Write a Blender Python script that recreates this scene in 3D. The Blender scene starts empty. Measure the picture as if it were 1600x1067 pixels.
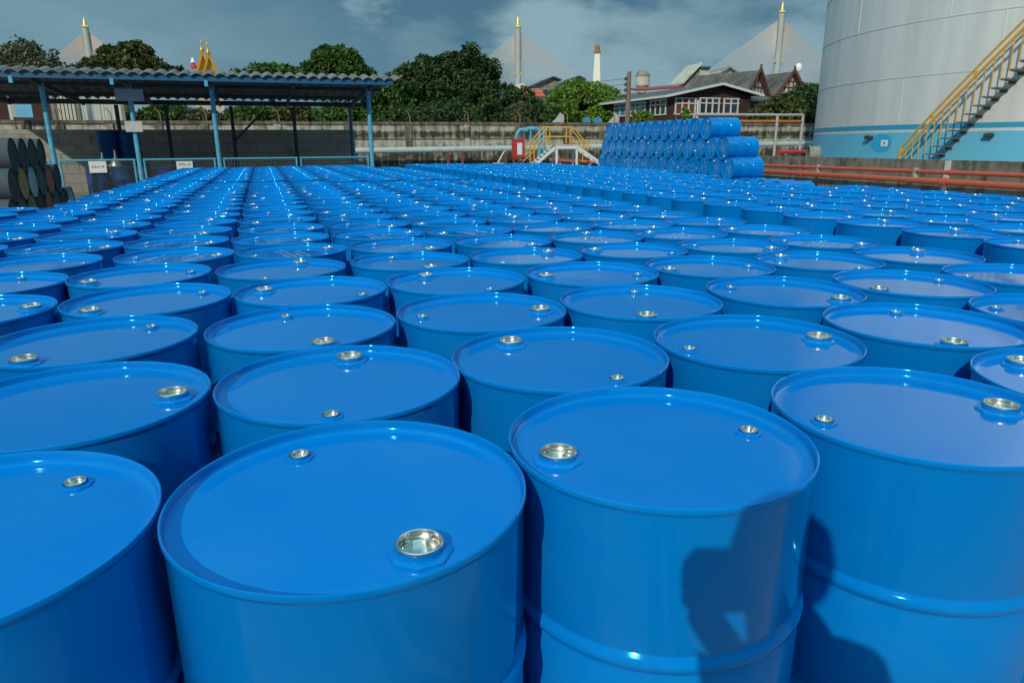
import bpy, bmesh, math, random
import numpy as np
from mathutils import Vector, Matrix
R = math.radians
S = bpy.context.scene
COL = S.collection

# ------------------------------------------------------------------ camera
F_PX, PITCH, ROLL, CZ = 1094.05, R(15.7177), -0.0060, 1.4215
cp, sp, cr, sr = math.cos(PITCH), math.sin(PITCH), math.cos(ROLL), math.sin(ROLL)
_r = Vector((1, 0, 0)); _f = Vector((0, cp, -sp)); _u = Vector((0, sp, cp))
RIGHT = cr*_r + sr*_u; UP = -sr*_r + cr*_u; FWD = _f
EYE = Vector((0, 0, CZ))
cd = bpy.data.cameras.new('camera'); cam = bpy.data.objects.new('camera', cd); COL.objects.link(cam)
m = Matrix((RIGHT, UP, -FWD)).transposed().to_4x4(); m.translation = EYE
cam.matrix_world = m
cd.sensor_width = 36; cd.lens = 36*F_PX/1600; cd.clip_start = 0.05; cd.clip_end = 6000
S.camera = cam

# ------------------------------------------------------------------ sun, sky, exposure
SUN_EL, SUN_AZ = R(31), R(-159.5)              # azimuth measured from +Y towards +X
tosun = Vector((math.sin(SUN_AZ)*math.cos(SUN_EL), math.cos(SUN_AZ)*math.cos(SUN_EL), math.sin(SUN_EL)))
sl = bpy.data.lights.new('sun', 'SUN'); sl.energy = 2.65; sl.angle = R(0.53); sl.color = (1.0, 0.93, 0.79)
so = bpy.data.objects.new('sun', sl); COL.objects.link(so); so.rotation_euler = tosun.to_track_quat('Z', 'Y').to_euler()
S.view_settings.view_transform = 'Standard'; S.view_settings.look = 'None'
S.view_settings.exposure = 0.0; S.view_settings.gamma = 1.0

W = bpy.data.worlds.new('World'); S.world = W; W.use_nodes = True
nt = W.node_tree; nt.nodes.clear()
def nn(t, ty, **kw):
    n = t.nodes.new(ty)
    for k, v in kw.items(): setattr(n, k, v)
    return n
def ramp(t, stops, interp='LINEAR'):
    n = t.nodes.new('ShaderNodeValToRGB'); n.color_ramp.interpolation = interp
    el = n.color_ramp.elements
    while len(el) > 1: el.remove(el[-1])
    el[0].position = stops[0][0]; el[0].color = (*stops[0][1], 1) if len(stops[0][1]) == 3 else stops[0][1]
    for p, c in stops[1:]:
        e = el.new(p); e.color = (*c, 1) if len(c) == 3 else c
    return n
out = nn(nt, 'ShaderNodeOutputWorld'); bg = nn(nt, 'ShaderNodeBackground'); bg.inputs['Strength'].default_value = 0.1
sky = nn(nt, 'ShaderNodeTexSky'); sky.sky_type = 'NISHITA'; sky.sun_disc = False
sky.sun_elevation = SUN_EL; sky.sun_rotation = SUN_AZ
tc = nn(nt, 'ShaderNodeTexCoord')
sep = nn(nt, 'ShaderNodeSeparateXYZ'); nt.links.new(tc.outputs['Generated'], sep.inputs[0])
grad = ramp(nt, [(0.0, (1.7, 3.1, 3.9)), (0.06, (1.35, 2.7, 3.5)), (0.16, (.85, 2.1, 2.95)), (0.30, (.55, 1.6, 2.5)), (0.6, (1.1, 3.0, 4.4)), (0.75, (4.2, 9.0, 11.4)), (1.0, (6.4, 12.6, 15.2))])  # overhead stops brightened, out of view, to add light on the lids
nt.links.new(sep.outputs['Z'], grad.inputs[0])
mp = nn(nt, 'ShaderNodeMapping'); mp.inputs['Scale'].default_value = (1.0, 1.0, 2.6); mp.inputs['Location'].default_value = (-3.1, .5, .9)
nt.links.new(tc.outputs['Generated'], mp.inputs[0])
nz = nn(nt, 'ShaderNodeTexNoise'); nz.inputs['Scale'].default_value = 3.0; nz.inputs['Detail'].default_value = 7; nz.inputs['Roughness'].default_value = 0.52; nz.inputs['Distortion'].default_value = 0.35
nt.links.new(mp.outputs[0], nz.inputs['Vector'])
cl = ramp(nt, [(0.46, (0, 0, 0)), (0.56, (0.55, 0.55, 0.55)), (0.72, (1, 1, 1))]); nt.links.new(nz.outputs['Fac'], cl.inputs[0])
dk = ramp(nt, [(0.28, (0.62, 0.66, 0.7)), (0.5, (1, 1, 1))]); nt.links.new(nz.outputs['Fac'], dk.inputs[0])
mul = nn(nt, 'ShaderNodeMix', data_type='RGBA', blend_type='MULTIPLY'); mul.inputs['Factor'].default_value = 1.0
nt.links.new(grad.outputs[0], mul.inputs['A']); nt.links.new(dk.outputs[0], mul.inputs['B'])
lite = nn(nt, 'ShaderNodeMix', data_type='RGBA'); lite.inputs['B'].default_value = (2.0, 3.5, 4.3, 1)
fac = nn(nt, 'ShaderNodeMath', operation='MULTIPLY'); fac.inputs[1].default_value = 0.42
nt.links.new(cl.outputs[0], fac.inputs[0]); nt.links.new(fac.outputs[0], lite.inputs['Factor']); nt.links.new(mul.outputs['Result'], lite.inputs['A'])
# cloud banks: soft ragged masses round fixed directions of the sky
def skydir(px, py): return (RIGHT*((px-800)/F_PX)+UP*(-(py-533.5)/F_PX)+FWD).normalized()
nd = nn(nt, 'ShaderNodeTexNoise'); nd.inputs['Scale'].default_value = 9.0; nd.inputs['Detail'].default_value = 6; nd.inputs['Roughness'].default_value = .6
nt.links.new(mp.outputs[0], nd.inputs['Vector'])
sb = nn(nt, 'ShaderNodeVectorMath', operation='SUBTRACT'); sb.inputs[1].default_value = (.5, .5, .5); nt.links.new(nd.outputs['Color'], sb.inputs[0])
scl = nn(nt, 'ShaderNodeVectorMath', operation='SCALE'); scl.inputs['Scale'].default_value = .17; nt.links.new(sb.outputs[0], scl.inputs[0])
wd = nn(nt, 'ShaderNodeVectorMath', operation='ADD'); nt.links.new(tc.outputs['Generated'], wd.inputs[0]); nt.links.new(scl.outputs[0], wd.inputs[1])
cur = lite.outputs['Result']
DARK, PALE = (.50, 1.5, 2.3, 1), (2.6, 4.0, 4.6, 1)
for px, py, rad, zs_, colr, amt in ((1090, -20, .26, 2.2, DARK, .95), (880, -10, .22, 2.0, DARK, .85), (560, 40, .26, 1.6, DARK, .5), (700, -40, .34, 2.2, DARK, .65),
        (862, 70, .08, 1.1, PALE, .95), (935, 96, .095, 1.4, PALE, .7), (1030, 85, .11, 1.6, PALE, .5), (1272, 75, .07, .8, PALE, .65), (1150, 60, .13, 2.2, PALE, .4), (563, 12, .018, .5, PALE, .55), (655, 72, .07, 2, PALE, .3), (70, 75, .2, 2, PALE, .3), (330, 75, .2, 2.2, PALE, .22), (1010, 128, .035, 1, PALE, .6)):
    d0 = skydir(px, py)
    q = nn(nt, 'ShaderNodeVectorMath', operation='SUBTRACT'); q.inputs[1].default_value = d0[:]; nt.links.new(wd.outputs[0], q.inputs[0])
    q2 = nn(nt, 'ShaderNodeVectorMath', operation='MULTIPLY'); q2.inputs[1].default_value = (1, 1, zs_); nt.links.new(q.outputs[0], q2.inputs[0])
    ln = nn(nt, 'ShaderNodeVectorMath', operation='LENGTH'); nt.links.new(q2.outputs[0], ln.inputs[0])
    mr = nn(nt, 'ShaderNodeMapRange', interpolation_type='SMOOTHSTEP'); mr.inputs['From Min'].default_value = rad*1.25; mr.inputs['From Max'].default_value = rad*.25; mr.inputs['To Max'].default_value = amt
    nt.links.new(ln.outputs['Value'], mr.inputs['Value'])
    mm = nn(nt, 'ShaderNodeMix', data_type='RGBA'); mm.inputs['B'].default_value = colr
    nt.links.new(mr.outputs[0], mm.inputs['Factor']); nt.links.new(cur, mm.inputs['A']); cur = mm.outputs['Result']
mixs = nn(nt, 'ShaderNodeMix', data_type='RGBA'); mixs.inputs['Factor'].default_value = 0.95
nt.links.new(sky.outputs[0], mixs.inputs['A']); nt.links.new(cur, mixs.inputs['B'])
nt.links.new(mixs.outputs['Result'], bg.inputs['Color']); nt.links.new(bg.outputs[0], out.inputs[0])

# ------------------------------------------------------------------ helpers
E1A = R(19.27)
E1 = Vector((math.cos(E1A), math.sin(E1A), 0)); E2 = Vector((-math.sin(E1A), math.cos(E1A), 0))
def at(px, py, Y):
    d = RIGHT*((px-800)/F_PX) + UP*(-(py-533.5)/F_PX) + FWD
    return EYE + d*(Y/d.y)
def gp(px, Y, z=0.0, py=225):
    p = at(px, py, Y); p.z = z; return p
def along(o, d, px):
    o = Vector(o) - EYE; k = (px-800)/F_PX
    return (k*o.dot(FWD)-o.dot(RIGHT))/(Vector(d).dot(RIGHT)-k*Vector(d).dot(FWD))
def zat(px, py, x, y):
    d = RIGHT*((px-800)/F_PX) + UP*(-(py-533.5)/F_PX) + FWD
    return CZ + d.z*math.hypot(x, y)/math.hypot(d.x, d.y)

class MB:
    def __init__(s): s.bm = bmesh.new()
    def face(s, pts):
        return s.bm.faces.new([s.bm.verts.new(p) for p in pts])
    def box(s, lo, hi, rot=None, piv=None):
        x0, y0, z0 = lo; x1, y1, z1 = hi
        vs = [Vector(p) for p in ((x0,y0,z0),(x1,y0,z0),(x1,y1,z0),(x0,y1,z0),(x0,y0,z1),(x1,y0,z1),(x1,y1,z1),(x0,y1,z1))]
        if rot is not None:
            pv = Vector(piv) if piv is not None else sum(vs, Vector())/8
            vs = [rot @ (v-pv)+pv for v in vs]
        vs = [s.bm.verts.new(v) for v in vs]
        for f in ((0,3,2,1),(4,5,6,7),(0,1,5,4),(1,2,6,5),(2,3,7,6),(3,0,4,7)): s.bm.faces.new([vs[i] for i in f])
        return s
    def beam(s, p0, p1, w, h):
        p0, p1 = Vector(p0), Vector(p1); d = (p1-p0).normalized()
        up = Vector((0,0,1)) if abs(d.z) < .95 else Vector((0,1,0))
        a = d.cross(up).normalized()*(w/2); b = a.cross(d).normalized()*(h/2)
        vs = [s.bm.verts.new(p+q) for p in (p0, p1) for q in (-a-b, a-b, a+b, -a+b)]
        for f in ((3,2,1,0),(4,5,6,7),(0,1,5,4),(1,2,6,5),(2,3,7,6),(3,0,4,7)): s.bm.faces.new([vs[i] for i in f])
        return s
    def tube(s, pts, r, n=10, r1=None):
        pts = [Vector(p) for p in pts]; rings = []
        N = len(pts)
        a = None
        for i, p in enumerate(pts):
            d = ((pts[min(i+1, N-1)]-pts[max(i-1, 0)])).normalized()
            if a is None:
                up = Vector((0,0,1)) if abs(d.z) < .9 else Vector((1,0,0))
                a = d.cross(up).normalized()
            else:
                a = (a - d*a.dot(d)).normalized()
            b = d.cross(a)
            rr = r if r1 is None else r+(r1-r)*i/(N-1)
            rings.append([s.bm.verts.new(p+(a*math.cos(t)+b*math.sin(t))*rr) for t in [2*math.pi*k/n for k in range(n)]])
        for i in range(N-1):
            for k in range(n):
                s.bm.faces.new((rings[i][k], rings[i][(k+1)%n], rings[i+1][(k+1)%n], rings[i+1][k]))
        s.bm.faces.new(rings[0][::-1]); s.bm.faces.new(rings[-1])
        return s
    def lathe(s, prof, n=48, o=(0,0,0), rot=0.0, arc=None, axis=None):
        o = Vector(o); rings = []
        full = arc is None
        ang = [rot+2*math.pi*k/n for k in range(n)] if full else [arc[0]+(arc[1]-arc[0])*k/n for k in range(n+1)]
        for r, z in prof:
            if r < 1e-6: rings.append([s.bm.verts.new(o+Vector((0,0,z)))])
            else: rings.append([s.bm.verts.new(o+Vector((r*math.cos(a), r*math.sin(a), z))) for a in ang])
        m_ = n if full else n
        for A, B in zip(rings[:-1], rings[1:]):
            for k in range(m_):
                k2 = (k+1) % len(ang) if full else k+1
                if len(A) == 1 and len(B) == 1: continue
                if len(A) == 1: s.bm.faces.new((A[0], B[k2], B[k])) if len(B) > 1 else None
                elif len(B) == 1: s.bm.faces.new((A[k], A[k2], B[0]))
                else: s.bm.faces.new((A[k], A[k2], B[k2], B[k]))
        return s
    def prism(s, poly, d):
        d = Vector(d); a = [s.bm.verts.new(Vector(p)) for p in poly]; b = [s.bm.verts.new(Vector(p)+d) for p in poly]
        n = len(a); s.bm.faces.new(a); s.bm.faces.new(b[::-1])
        for i in range(n): s.bm.faces.new((a[i], b[i], b[(i+1)%n], a[(i+1)%n]))
        return s
    def xf(s, mtx): s.bm.transform(mtx); return s
    def mesh(s, name, mats, smooth=None, bevel=None):
        bmesh.ops.recalc_face_normals(s.bm, faces=s.bm.faces)
        if bevel:
            bmesh.ops.bevel(s.bm, geom=[e for e in s.bm.edges if e.calc_face_angle(0) > .6], offset=bevel, segments=2, affect='EDGES', clamp_overlap=True)
        me = bpy.data.meshes.new(name); s.bm.to_mesh(me); s.bm.free()
        for mm in (mats if isinstance(mats, (list, tuple)) else [mats]): me.materials.append(mm)
        if smooth:
            for p in me.polygons: p.use_smooth = True
            me.set_sharp_from_angle(angle=R(smooth))
        return me
    def build(s, name, mat, parent=None, smooth=None, loc=None, bevel=None):
        return link(name, s.mesh(name, mat, smooth, bevel), parent, loc)

def link(name, me, parent=None, loc=None):
    o = bpy.data.objects.new(name, me); COL.objects.link(o)
    if parent: o.parent = parent
    if loc is not None: o.location = loc
    return o
def thing(name, label, cat, loc=(0,0,0), rz=0.0, group=None):
    o = bpy.data.objects.new(name, None); COL.objects.link(o); o.location = loc; o.rotation_euler = (0,0,rz)
    o.empty_display_size = .2
    return tag(o, label, cat, group)
def tag(o, label, cat, group=None):
    o['label'] = label; o['category'] = cat
    if group: o['group'] = group
    return o
def struct(o): o['kind'] = 'structure'; return o

# ------------------------------------------------------------------ materials
MATS = {}
def mat(name, col, rough=.6, metal=0., spec=.5, noise=None, bump=None, coat=0., var=0.):
    """noise = (scale, dark colour, amount, detail) mottling; bump = (scale, strength, distance)"""
    if name in MATS: return MATS[name]
    m_ = bpy.data.materials.new(name); m_.use_nodes = True; t = m_.node_tree; b = t.nodes['Principled BSDF']
    b.inputs['Base Color'].default_value = (*col, 1); b.inputs['Roughness'].default_value = rough
    b.inputs['Metallic'].default_value = metal; b.inputs['Specular IOR Level'].default_value = spec; b.inputs['Coat Weight'].default_value = coat
    tcx = nn(t, 'ShaderNodeTexCoord'); src = None
    if noise:
        n = nn(t, 'ShaderNodeTexNoise'); n.inputs['Scale'].default_value = noise[0]; n.inputs['Detail'].default_value = noise[3] if len(noise) > 3 else 6
        n.inputs['Roughness'].default_value = .65; t.links.new(tcx.outputs['Object'], n.inputs['Vector'])
        rp = ramp(t, [(.38, (0,0,0)), (.68, (1,1,1))]); t.links.new(n.outputs['Fac'], rp.inputs[0])
        f = nn(t, 'ShaderNodeMath', operation='MULTIPLY'); f.inputs[1].default_value = noise[2]; t.links.new(rp.outputs[0], f.inputs[0])
        mx = nn(t, 'ShaderNodeMix', data_type='RGBA'); mx.inputs['A'].default_value = (*col, 1); mx.inputs['B'].default_value = (*noise[1], 1)
        t.links.new(f.outputs[0], mx.inputs['Factor']); src = mx.outputs['Result']
    if var:
        oi = nn(t, 'ShaderNodeObjectInfo'); hs = nn(t, 'ShaderNodeHueSaturation')
        mr = nn(t, 'ShaderNodeMapRange'); mr.inputs['To Min'].default_value = 1-var; mr.inputs['To Max'].default_value = 1+var
        t.links.new(oi.outputs['Random'], mr.inputs['Value']); t.links.new(mr.outputs[0], hs.inputs['Value'])
        if src: t.links.new(src, hs.inputs['Color'])
        else: hs.inputs['Color'].default_value = (*col, 1)
        src = hs.outputs[0]
    if src: t.links.new(src, b.inputs['Base Color'])
    if bump:
        n = nn(t, 'ShaderNodeTexNoise'); n.inputs['Scale'].default_value = bump[0]; n.inputs['Detail'].default_value = 4
        t.links.new(tcx.outputs['Object'], n.inputs['Vector'])
        bp = nn(t, 'ShaderNodeBump'); bp.inputs['Strength'].default_value = bump[1]; bp.inputs['Distance'].default_value = bump[2]
        t.links.new(n.outputs['Fac'], bp.inputs['Height']); t.links.new(bp.outputs[0], b.inputs['Normal'])
    MATS[name] = m_; return m_

def foliage(name, stops):
    m_ = bpy.data.materials.new(name); m_.use_nodes = True; t = m_.node_tree; b = t.nodes['Principled BSDF']
    g = nn(t, 'ShaderNodeNewGeometry'); rp = ramp(t, stops); t.links.new(g.outputs['Random Per Island'], rp.inputs[0])
    b.inputs['Roughness'].default_value = .5; b.inputs['Specular IOR Level'].default_value = .35
    t.links.new(rp.outputs[0], b.inputs['Base Color'])
    tr = nn(t, 'ShaderNodeBsdfTranslucent'); t.links.new(rp.outputs[0], tr.inputs['Color'])
    mx = nn(t, 'ShaderNodeMixShader'); mx.inputs[0].default_value = .22
    t.links.new(b.outputs[0], mx.inputs[1]); t.links.new(tr.outputs[0], mx.inputs[2]); t.links.new(mx.outputs[0], t.nodes['Material Output'].inputs[0])
    return m_

def drum_paint(name, col, rough, dust=(.03,.24,.5), dustamt=.25):
    m_ = bpy.data.materials.new(name); m_.use_nodes = True; t = m_.node_tree; b = t.nodes['Principled BSDF']
    tcx = nn(t, 'ShaderNodeTexCoord'); oi = nn(t, 'ShaderNodeObjectInfo')
    off = nn(t, 'ShaderNodeVectorMath', operation='ADD'); sc = nn(t, 'ShaderNodeVectorMath', operation='SCALE'); sc.inputs['Scale'].default_value = 37.0
    cx = nn(t, 'ShaderNodeCombineXYZ'); t.links.new(oi.outputs['Random'], cx.inputs[0]); t.links.new(oi.outputs['Random'], cx.inputs[1]); t.links.new(cx.outputs[0], sc.inputs[0])
    t.links.new(tcx.outputs['Object'], off.inputs[0]); t.links.new(sc.outputs[0], off.inputs[1])
    n = nn(t, 'ShaderNodeTexNoise'); n.inputs['Scale'].default_value = 4.5; n.inputs['Detail'].default_value = 8; n.inputs['Roughness'].default_value = .7
    t.links.new(off.outputs[0], n.inputs['Vector'])
    rp = ramp(t, [(.45, (0,0,0)), (.75, (1,1,1))]); t.links.new(n.outputs['Fac'], rp.inputs[0])
    f = nn(t, 'ShaderNodeMath', operation='MULTIPLY'); f.inputs[1].default_value = dustamt; t.links.new(rp.outputs[0], f.inputs[0])
    mx = nn(t, 'ShaderNodeMix', data_type='RGBA'); mx.inputs['A'].default_value = (*col, 1); mx.inputs['B'].default_value = (*dust, 1); t.links.new(f.outputs[0], mx.inputs['Factor'])
    hs = nn(t, 'ShaderNodeHueSaturation'); mr = nn(t, 'ShaderNodeMapRange'); mr.inputs['To Min'].default_value = .93; mr.inputs['To Max'].default_value = 1.07
    t.links.new(oi.outputs['Random'], mr.inputs['Value']); t.links.new(mr.outputs[0], hs.inputs['Value']); t.links.new(mx.outputs['Result'], hs.inputs['Color'])
    t.links.new(hs.outputs[0], b.inputs['Base Color'])
    n3 = nn(t, 'ShaderNodeTexNoise'); n3.inputs['Scale'].default_value = 9.0; n3.inputs['Detail'].default_value = 5; t.links.new(off.outputs[0], n3.inputs['Vector'])
    rr = nn(t, 'ShaderNodeMapRange'); rr.inputs['From Min'].default_value = .3; rr.inputs['From Max'].default_value = .7; rr.inputs['To Min'].default_value = rough*.75; rr.inputs['To Max'].default_value = rough*1.45
    t.links.new(n3.outputs['Fac'], rr.inputs['Value']); t.links.new(rr.outputs[0], b.inputs['Roughness'])
    b.inputs['Specular IOR Level'].default_value = .5; b.inputs['Specular Tint'].default_value = (.08, .7, 1, 1)
    n2 = nn(t, 'ShaderNodeTexNoise'); n2.inputs['Scale'].default_value = 3.2; n2.inputs['Detail'].default_value = 2; t.links.new(off.outputs[0], n2.inputs['Vector'])
    bp = nn(t, 'ShaderNodeBump'); bp.inputs['Strength'].default_value = .13; bp.inputs['Distance'].default_value = .012
    t.links.new(n2.outputs['Fac'], bp.inputs['Height']); t.links.new(bp.outputs[0], b.inputs['Normal'])
    return m_
BLUE = drum_paint('blue_paint', (0.0, 0.190, 0.58), .075)
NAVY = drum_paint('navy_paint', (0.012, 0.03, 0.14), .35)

def zinc():
    m_ = bpy.data.materials.new('zinc'); m_.use_nodes = True; t = m_.node_tree; b = t.nodes['Principled BSDF']
    b.inputs['Metallic'].default_value = 1; b.inputs['Roughness'].default_value = .3
    tcx = nn(t, 'ShaderNodeTexCoord'); n = nn(t, 'ShaderNodeTexNoise'); n.inputs['Scale'].default_value = 55; n.inputs['Detail'].default_value = 2
    t.links.new(tcx.outputs['Object'], n.inputs['Vector'])
    rp = ramp(t, [(.3, (.42,.62,.54)), (.45, (.68,.71,.68)), (.58, (.72,.70,.60)), (.7, (.66,.60,.64))]); t.links.new(n.outputs['Fac'], rp.inputs[0])
    t.links.new(rp.outputs[0], b.inputs['Base Color']); return m_
ZINC = zinc()
STENCIL = mat('stencil_white', (.34,.52,.68), .5)

CYAN = mat('cyan_paint', (.10,.42,.60), .42, noise=(9, (.05,.16,.22), .5))
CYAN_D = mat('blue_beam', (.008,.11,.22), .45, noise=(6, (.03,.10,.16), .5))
DARKST = mat('dark_steel', (.035,.045,.055), .6)
ROOFM = mat('fibre_cement', (.20,.20,.19), .85, noise=(2.2, (.06,.06,.055), .8), bump=(30, .3, .01))
CONC = mat('concrete_ground', (.30,.29,.27), .9, noise=(1.1, (.14,.13,.12), .7), bump=(20, .3, .01))
YEL = mat('yellow_paint', (.62,.34,.03), .42, noise=(14, (.40,.20,.03), .5))
WHT = mat('white_paint', (.62,.63,.62), .5, noise=(8, (.45,.45,.42), .35))
ORG = mat('orange_pipe', (.50,.095,.045), .55, noise=(5, (.42,.09,.04), .5))
GREYP = mat('grey_pipe', (.44,.50,.50), .5, noise=(3, (.25,.27,.26), .5))
GALV = mat('galvanised', (.42,.43,.42), .45, noise=(9, (.28,.2,.15), .4))
RED = mat('red_paint', (.42,.025,.02), .4, noise=(8, (.28,.03,.03), .4))

def wallmat(name, base, stain, streak=1.0, band=None, bricks=None):
    """weathered render: blotches of mould; band=(z0,z1) is where the mould grows thickest"""
    m_ = bpy.data.materials.new(name); m_.use_nodes = True; t = m_.node_tree; b = t.nodes['Principled BSDF']; b.inputs['Roughness'].default_value = .92; b.inputs['Specular IOR Level'].default_value = .2
    tcx = nn(t, 'ShaderNodeTexCoord'); sp_ = nn(t, 'ShaderNodeSeparateXYZ'); t.links.new(tcx.outputs['Object'], sp_.inputs[0])
    n = nn(t, 'ShaderNodeTexNoise'); n.inputs['Scale'].default_value = 2.6; n.inputs['Detail'].default_value = 9; n.inputs['Roughness'].default_value = .72; t.links.new(tcx.outputs['Object'], n.inputs['Vector'])
    mpp = nn(t, 'ShaderNodeMapping'); mpp.inputs['Scale'].default_value = (5, 5, .55); t.links.new(tcx.outputs['Object'], mpp.inputs[0])
    n2 = nn(t, 'ShaderNodeTexNoise'); n2.inputs['Scale'].default_value = 1.3; n2.inputs['Detail'].default_value = 6; t.links.new(mpp.outputs[0], n2.inputs['Vector'])
    ad = nn(t, 'ShaderNodeMath', operation='ADD'); t.links.new(n.outputs['Fac'], ad.inputs[0])
    m2 = nn(t, 'ShaderNodeMath', operation='MULTIPLY'); m2.inputs[1].default_value = .6*streak; t.links.new(n2.outputs['Fac'], m2.inputs[0]); t.links.new(m2.outputs[0], ad.inputs[1])
    last = ad.outputs[0]
    if band:
        bi = ramp(t, [(p, (v, v, v)) for p, v in band]); mz = nn(t, 'ShaderNodeMath', operation='MULTIPLY'); mz.inputs[1].default_value = .25
        t.links.new(sp_.outputs['Z'], mz.inputs[0]); t.links.new(mz.outputs[0], bi.inputs[0])
        a2 = nn(t, 'ShaderNodeMath', operation='ADD'); t.links.new(last, a2.inputs[0]); t.links.new(bi.outputs[0], a2.inputs[1])
        a3 = nn(t, 'ShaderNodeMath', operation='SUBTRACT'); a3.inputs[1].default_value = .5; t.links.new(a2.outputs[0], a3.inputs[0]); last = a3.outputs[0]
    rp = ramp(t, [(.70, (0,0,0)), (.98, (1,1,1))]); t.links.new(last, rp.inputs[0])
    mx = nn(t, 'ShaderNodeMix', data_type='RGBA'); mx.inputs['A'].default_value = (*base, 1); mx.inputs['B'].default_value = (*stain, 1); t.links.new(rp.outputs[0], mx.inputs['Factor'])
    col = mx.outputs['Result']
    if bricks:
        bk = nn(t, 'ShaderNodeTexBrick'); bk.inputs['Scale'].default_value = 1; bk.inputs['Brick Width'].default_value = bricks[0]; bk.inputs['Row Height'].default_value = bricks[1]; bk.inputs['Mortar Size'].default_value = .012
        bk.inputs['Color1'].default_value = (1,1,1,1); bk.inputs['Color2'].default_value = (.86,.86,.86,1); bk.inputs['Mortar'].default_value = (.55,.55,.55,1)
        cxx = nn(t, 'ShaderNodeCombineXYZ'); t.links.new(sp_.outputs['X'], cxx.inputs[0]); t.links.new(sp_.outputs['Z'], cxx.inputs[1]); t.links.new(cxx.outputs[0], bk.inputs['Vector'])
        mm = nn(t, 'ShaderNodeMix', data_type='RGBA', blend_type='MULTIPLY'); mm.inputs['Factor'].default_value = 1
        t.links.new(col, mm.inputs['A']); t.links.new(bk.outputs['Color'], mm.inputs['B']); col = mm.outputs['Result']
    t.links.new(col, b.inputs['Base Color'])
    bp = nn(t, 'ShaderNodeBump'); bp.inputs['Strength'].default_value = .4; bp.inputs['Distance'].default_value = .02; t.links.new(n.outputs['Fac'], bp.inputs['Height']); t.links.new(bp.outputs[0], b.inputs['Normal'])
    return m_
def plankmat(name, c1, c2, row, vertical=False, tile=False):
    m_ = bpy.data.materials.new(name); m_.use_nodes = True; t = m_.node_tree; b = t.nodes['Principled BSDF']; b.inputs['Roughness'].default_value = .75
    tcx = nn(t, 'ShaderNodeTexCoord'); sp_ = nn(t, 'ShaderNodeSeparateXYZ'); t.links.new(tcx.outputs['Object'], sp_.inputs[0])
    xy = nn(t, 'ShaderNodeMath', operation='ADD'); t.links.new(sp_.outputs['X'], xy.inputs[0]); t.links.new(sp_.outputs['Y'], xy.inputs[1])
    cx = nn(t, 'ShaderNodeCombineXYZ')
    if vertical: t.links.new(xy.outputs[0], cx.inputs[1]); t.links.new(sp_.outputs['Z'], cx.inputs[0])
    elif tile: t.links.new(sp_.outputs['X'], cx.inputs[0]); t.links.new(sp_.outputs['Y'], cx.inputs[1])
    else: t.links.new(xy.outputs[0], cx.inputs[0]); t.links.new(sp_.outputs['Z'], cx.inputs[1])
    bk = nn(t, 'ShaderNodeTexBrick'); bk.inputs['Scale'].default_value = 1; bk.inputs['Brick Width'].default_value = row*1.2 if tile else 3.5; bk.inputs['Row Height'].default_value = row; bk.inputs['Mortar Size'].default_value = row*.07
    bk.inputs['Color1'].default_value = (*c1, 1); bk.inputs['Color2'].default_value = (*c2, 1); bk.inputs['Mortar'].default_value = (*[v*.35 for v in c1], 1)
    t.links.new(cx.outputs[0], bk.inputs['Vector'])
    n = nn(t, 'ShaderNodeTexNoise'); n.inputs['Scale'].default_value = 1.2; n.inputs['Detail'].default_value = 7; t.links.new(tcx.outputs['Object'], n.inputs['Vector'])
    rp = ramp(t, [(.3, (.55,.55,.55)), (.7, (1.15,1.15,1.15))]); t.links.new(n.outputs['Fac'], rp.inputs[0])
    mm = nn(t, 'ShaderNodeMix', data_type='RGBA', blend_type='MULTIPLY'); mm.inputs['Factor'].default_value = 1
    t.links.new(bk.outputs['Color'], mm.inputs['A']); t.links.new(rp.outputs[0], mm.inputs['B']); t.links.new(mm.outputs['Result'], b.inputs['Base Color'])
    return m_

WALLM = wallmat('boundary_render', (.46,.43,.34), (.045,.045,.035), 1.0, band=[(.0,.70), (.22,.68), (.29,.60), (.31,.46), (.41,.44), (.425,.60), (.44,.68), (.47,.70), (.49,.60), (.505,.46), (.57,.50), (.6,.85)])
COPEM = wallmat('coping_render', (.20,.17,.13), (.04,.035,.03), 1.0)
BUNDM = wallmat('bund_concrete', (.22,.20,.16), (.05,.046,.038), .9)
SHEDW = wallmat('block_wall', (.36,.34,.30), (.16,.15,.13), .6, bricks=(.9,.3))
BROWN = plankmat('brown_planks', (.075,.026,.018), (.055,.02,.015), .16)
GREYROOF = plankmat('grey_tiles', (.16,.155,.145), (.12,.118,.112), .28, tile=True)
OLDROOF = plankmat('old_tiles', (.15,.135,.11), (.11,.10,.085), .22, tile=True)
BARGE = mat('barge_brown', (.13,.045,.035), .7)
CREAM = mat('cream_wall', (.58,.55,.45), .85, noise=(1.5, (.22,.21,.18), .6))
OLDC = mat('old_concrete', (.30,.29,.25), .9, noise=(1.0, (.08,.08,.07), .8))
GLASS = mat('window_glass', (.03,.04,.045), .08, spec=.6)
GLASS_B = mat('window_glass_sky_tint', (.10,.22,.28), .12, spec=.6)  # sky reflection put into the pane colour as pale blue
CURT = mat('red_curtain', (.16,.045,.05), .6)

# ------------------------------------------------------------------ ground
b = MB(); b.box((-1500,-300,-.5), (1500,3000,0)); struct(b.build('ground', CONC))

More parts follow.
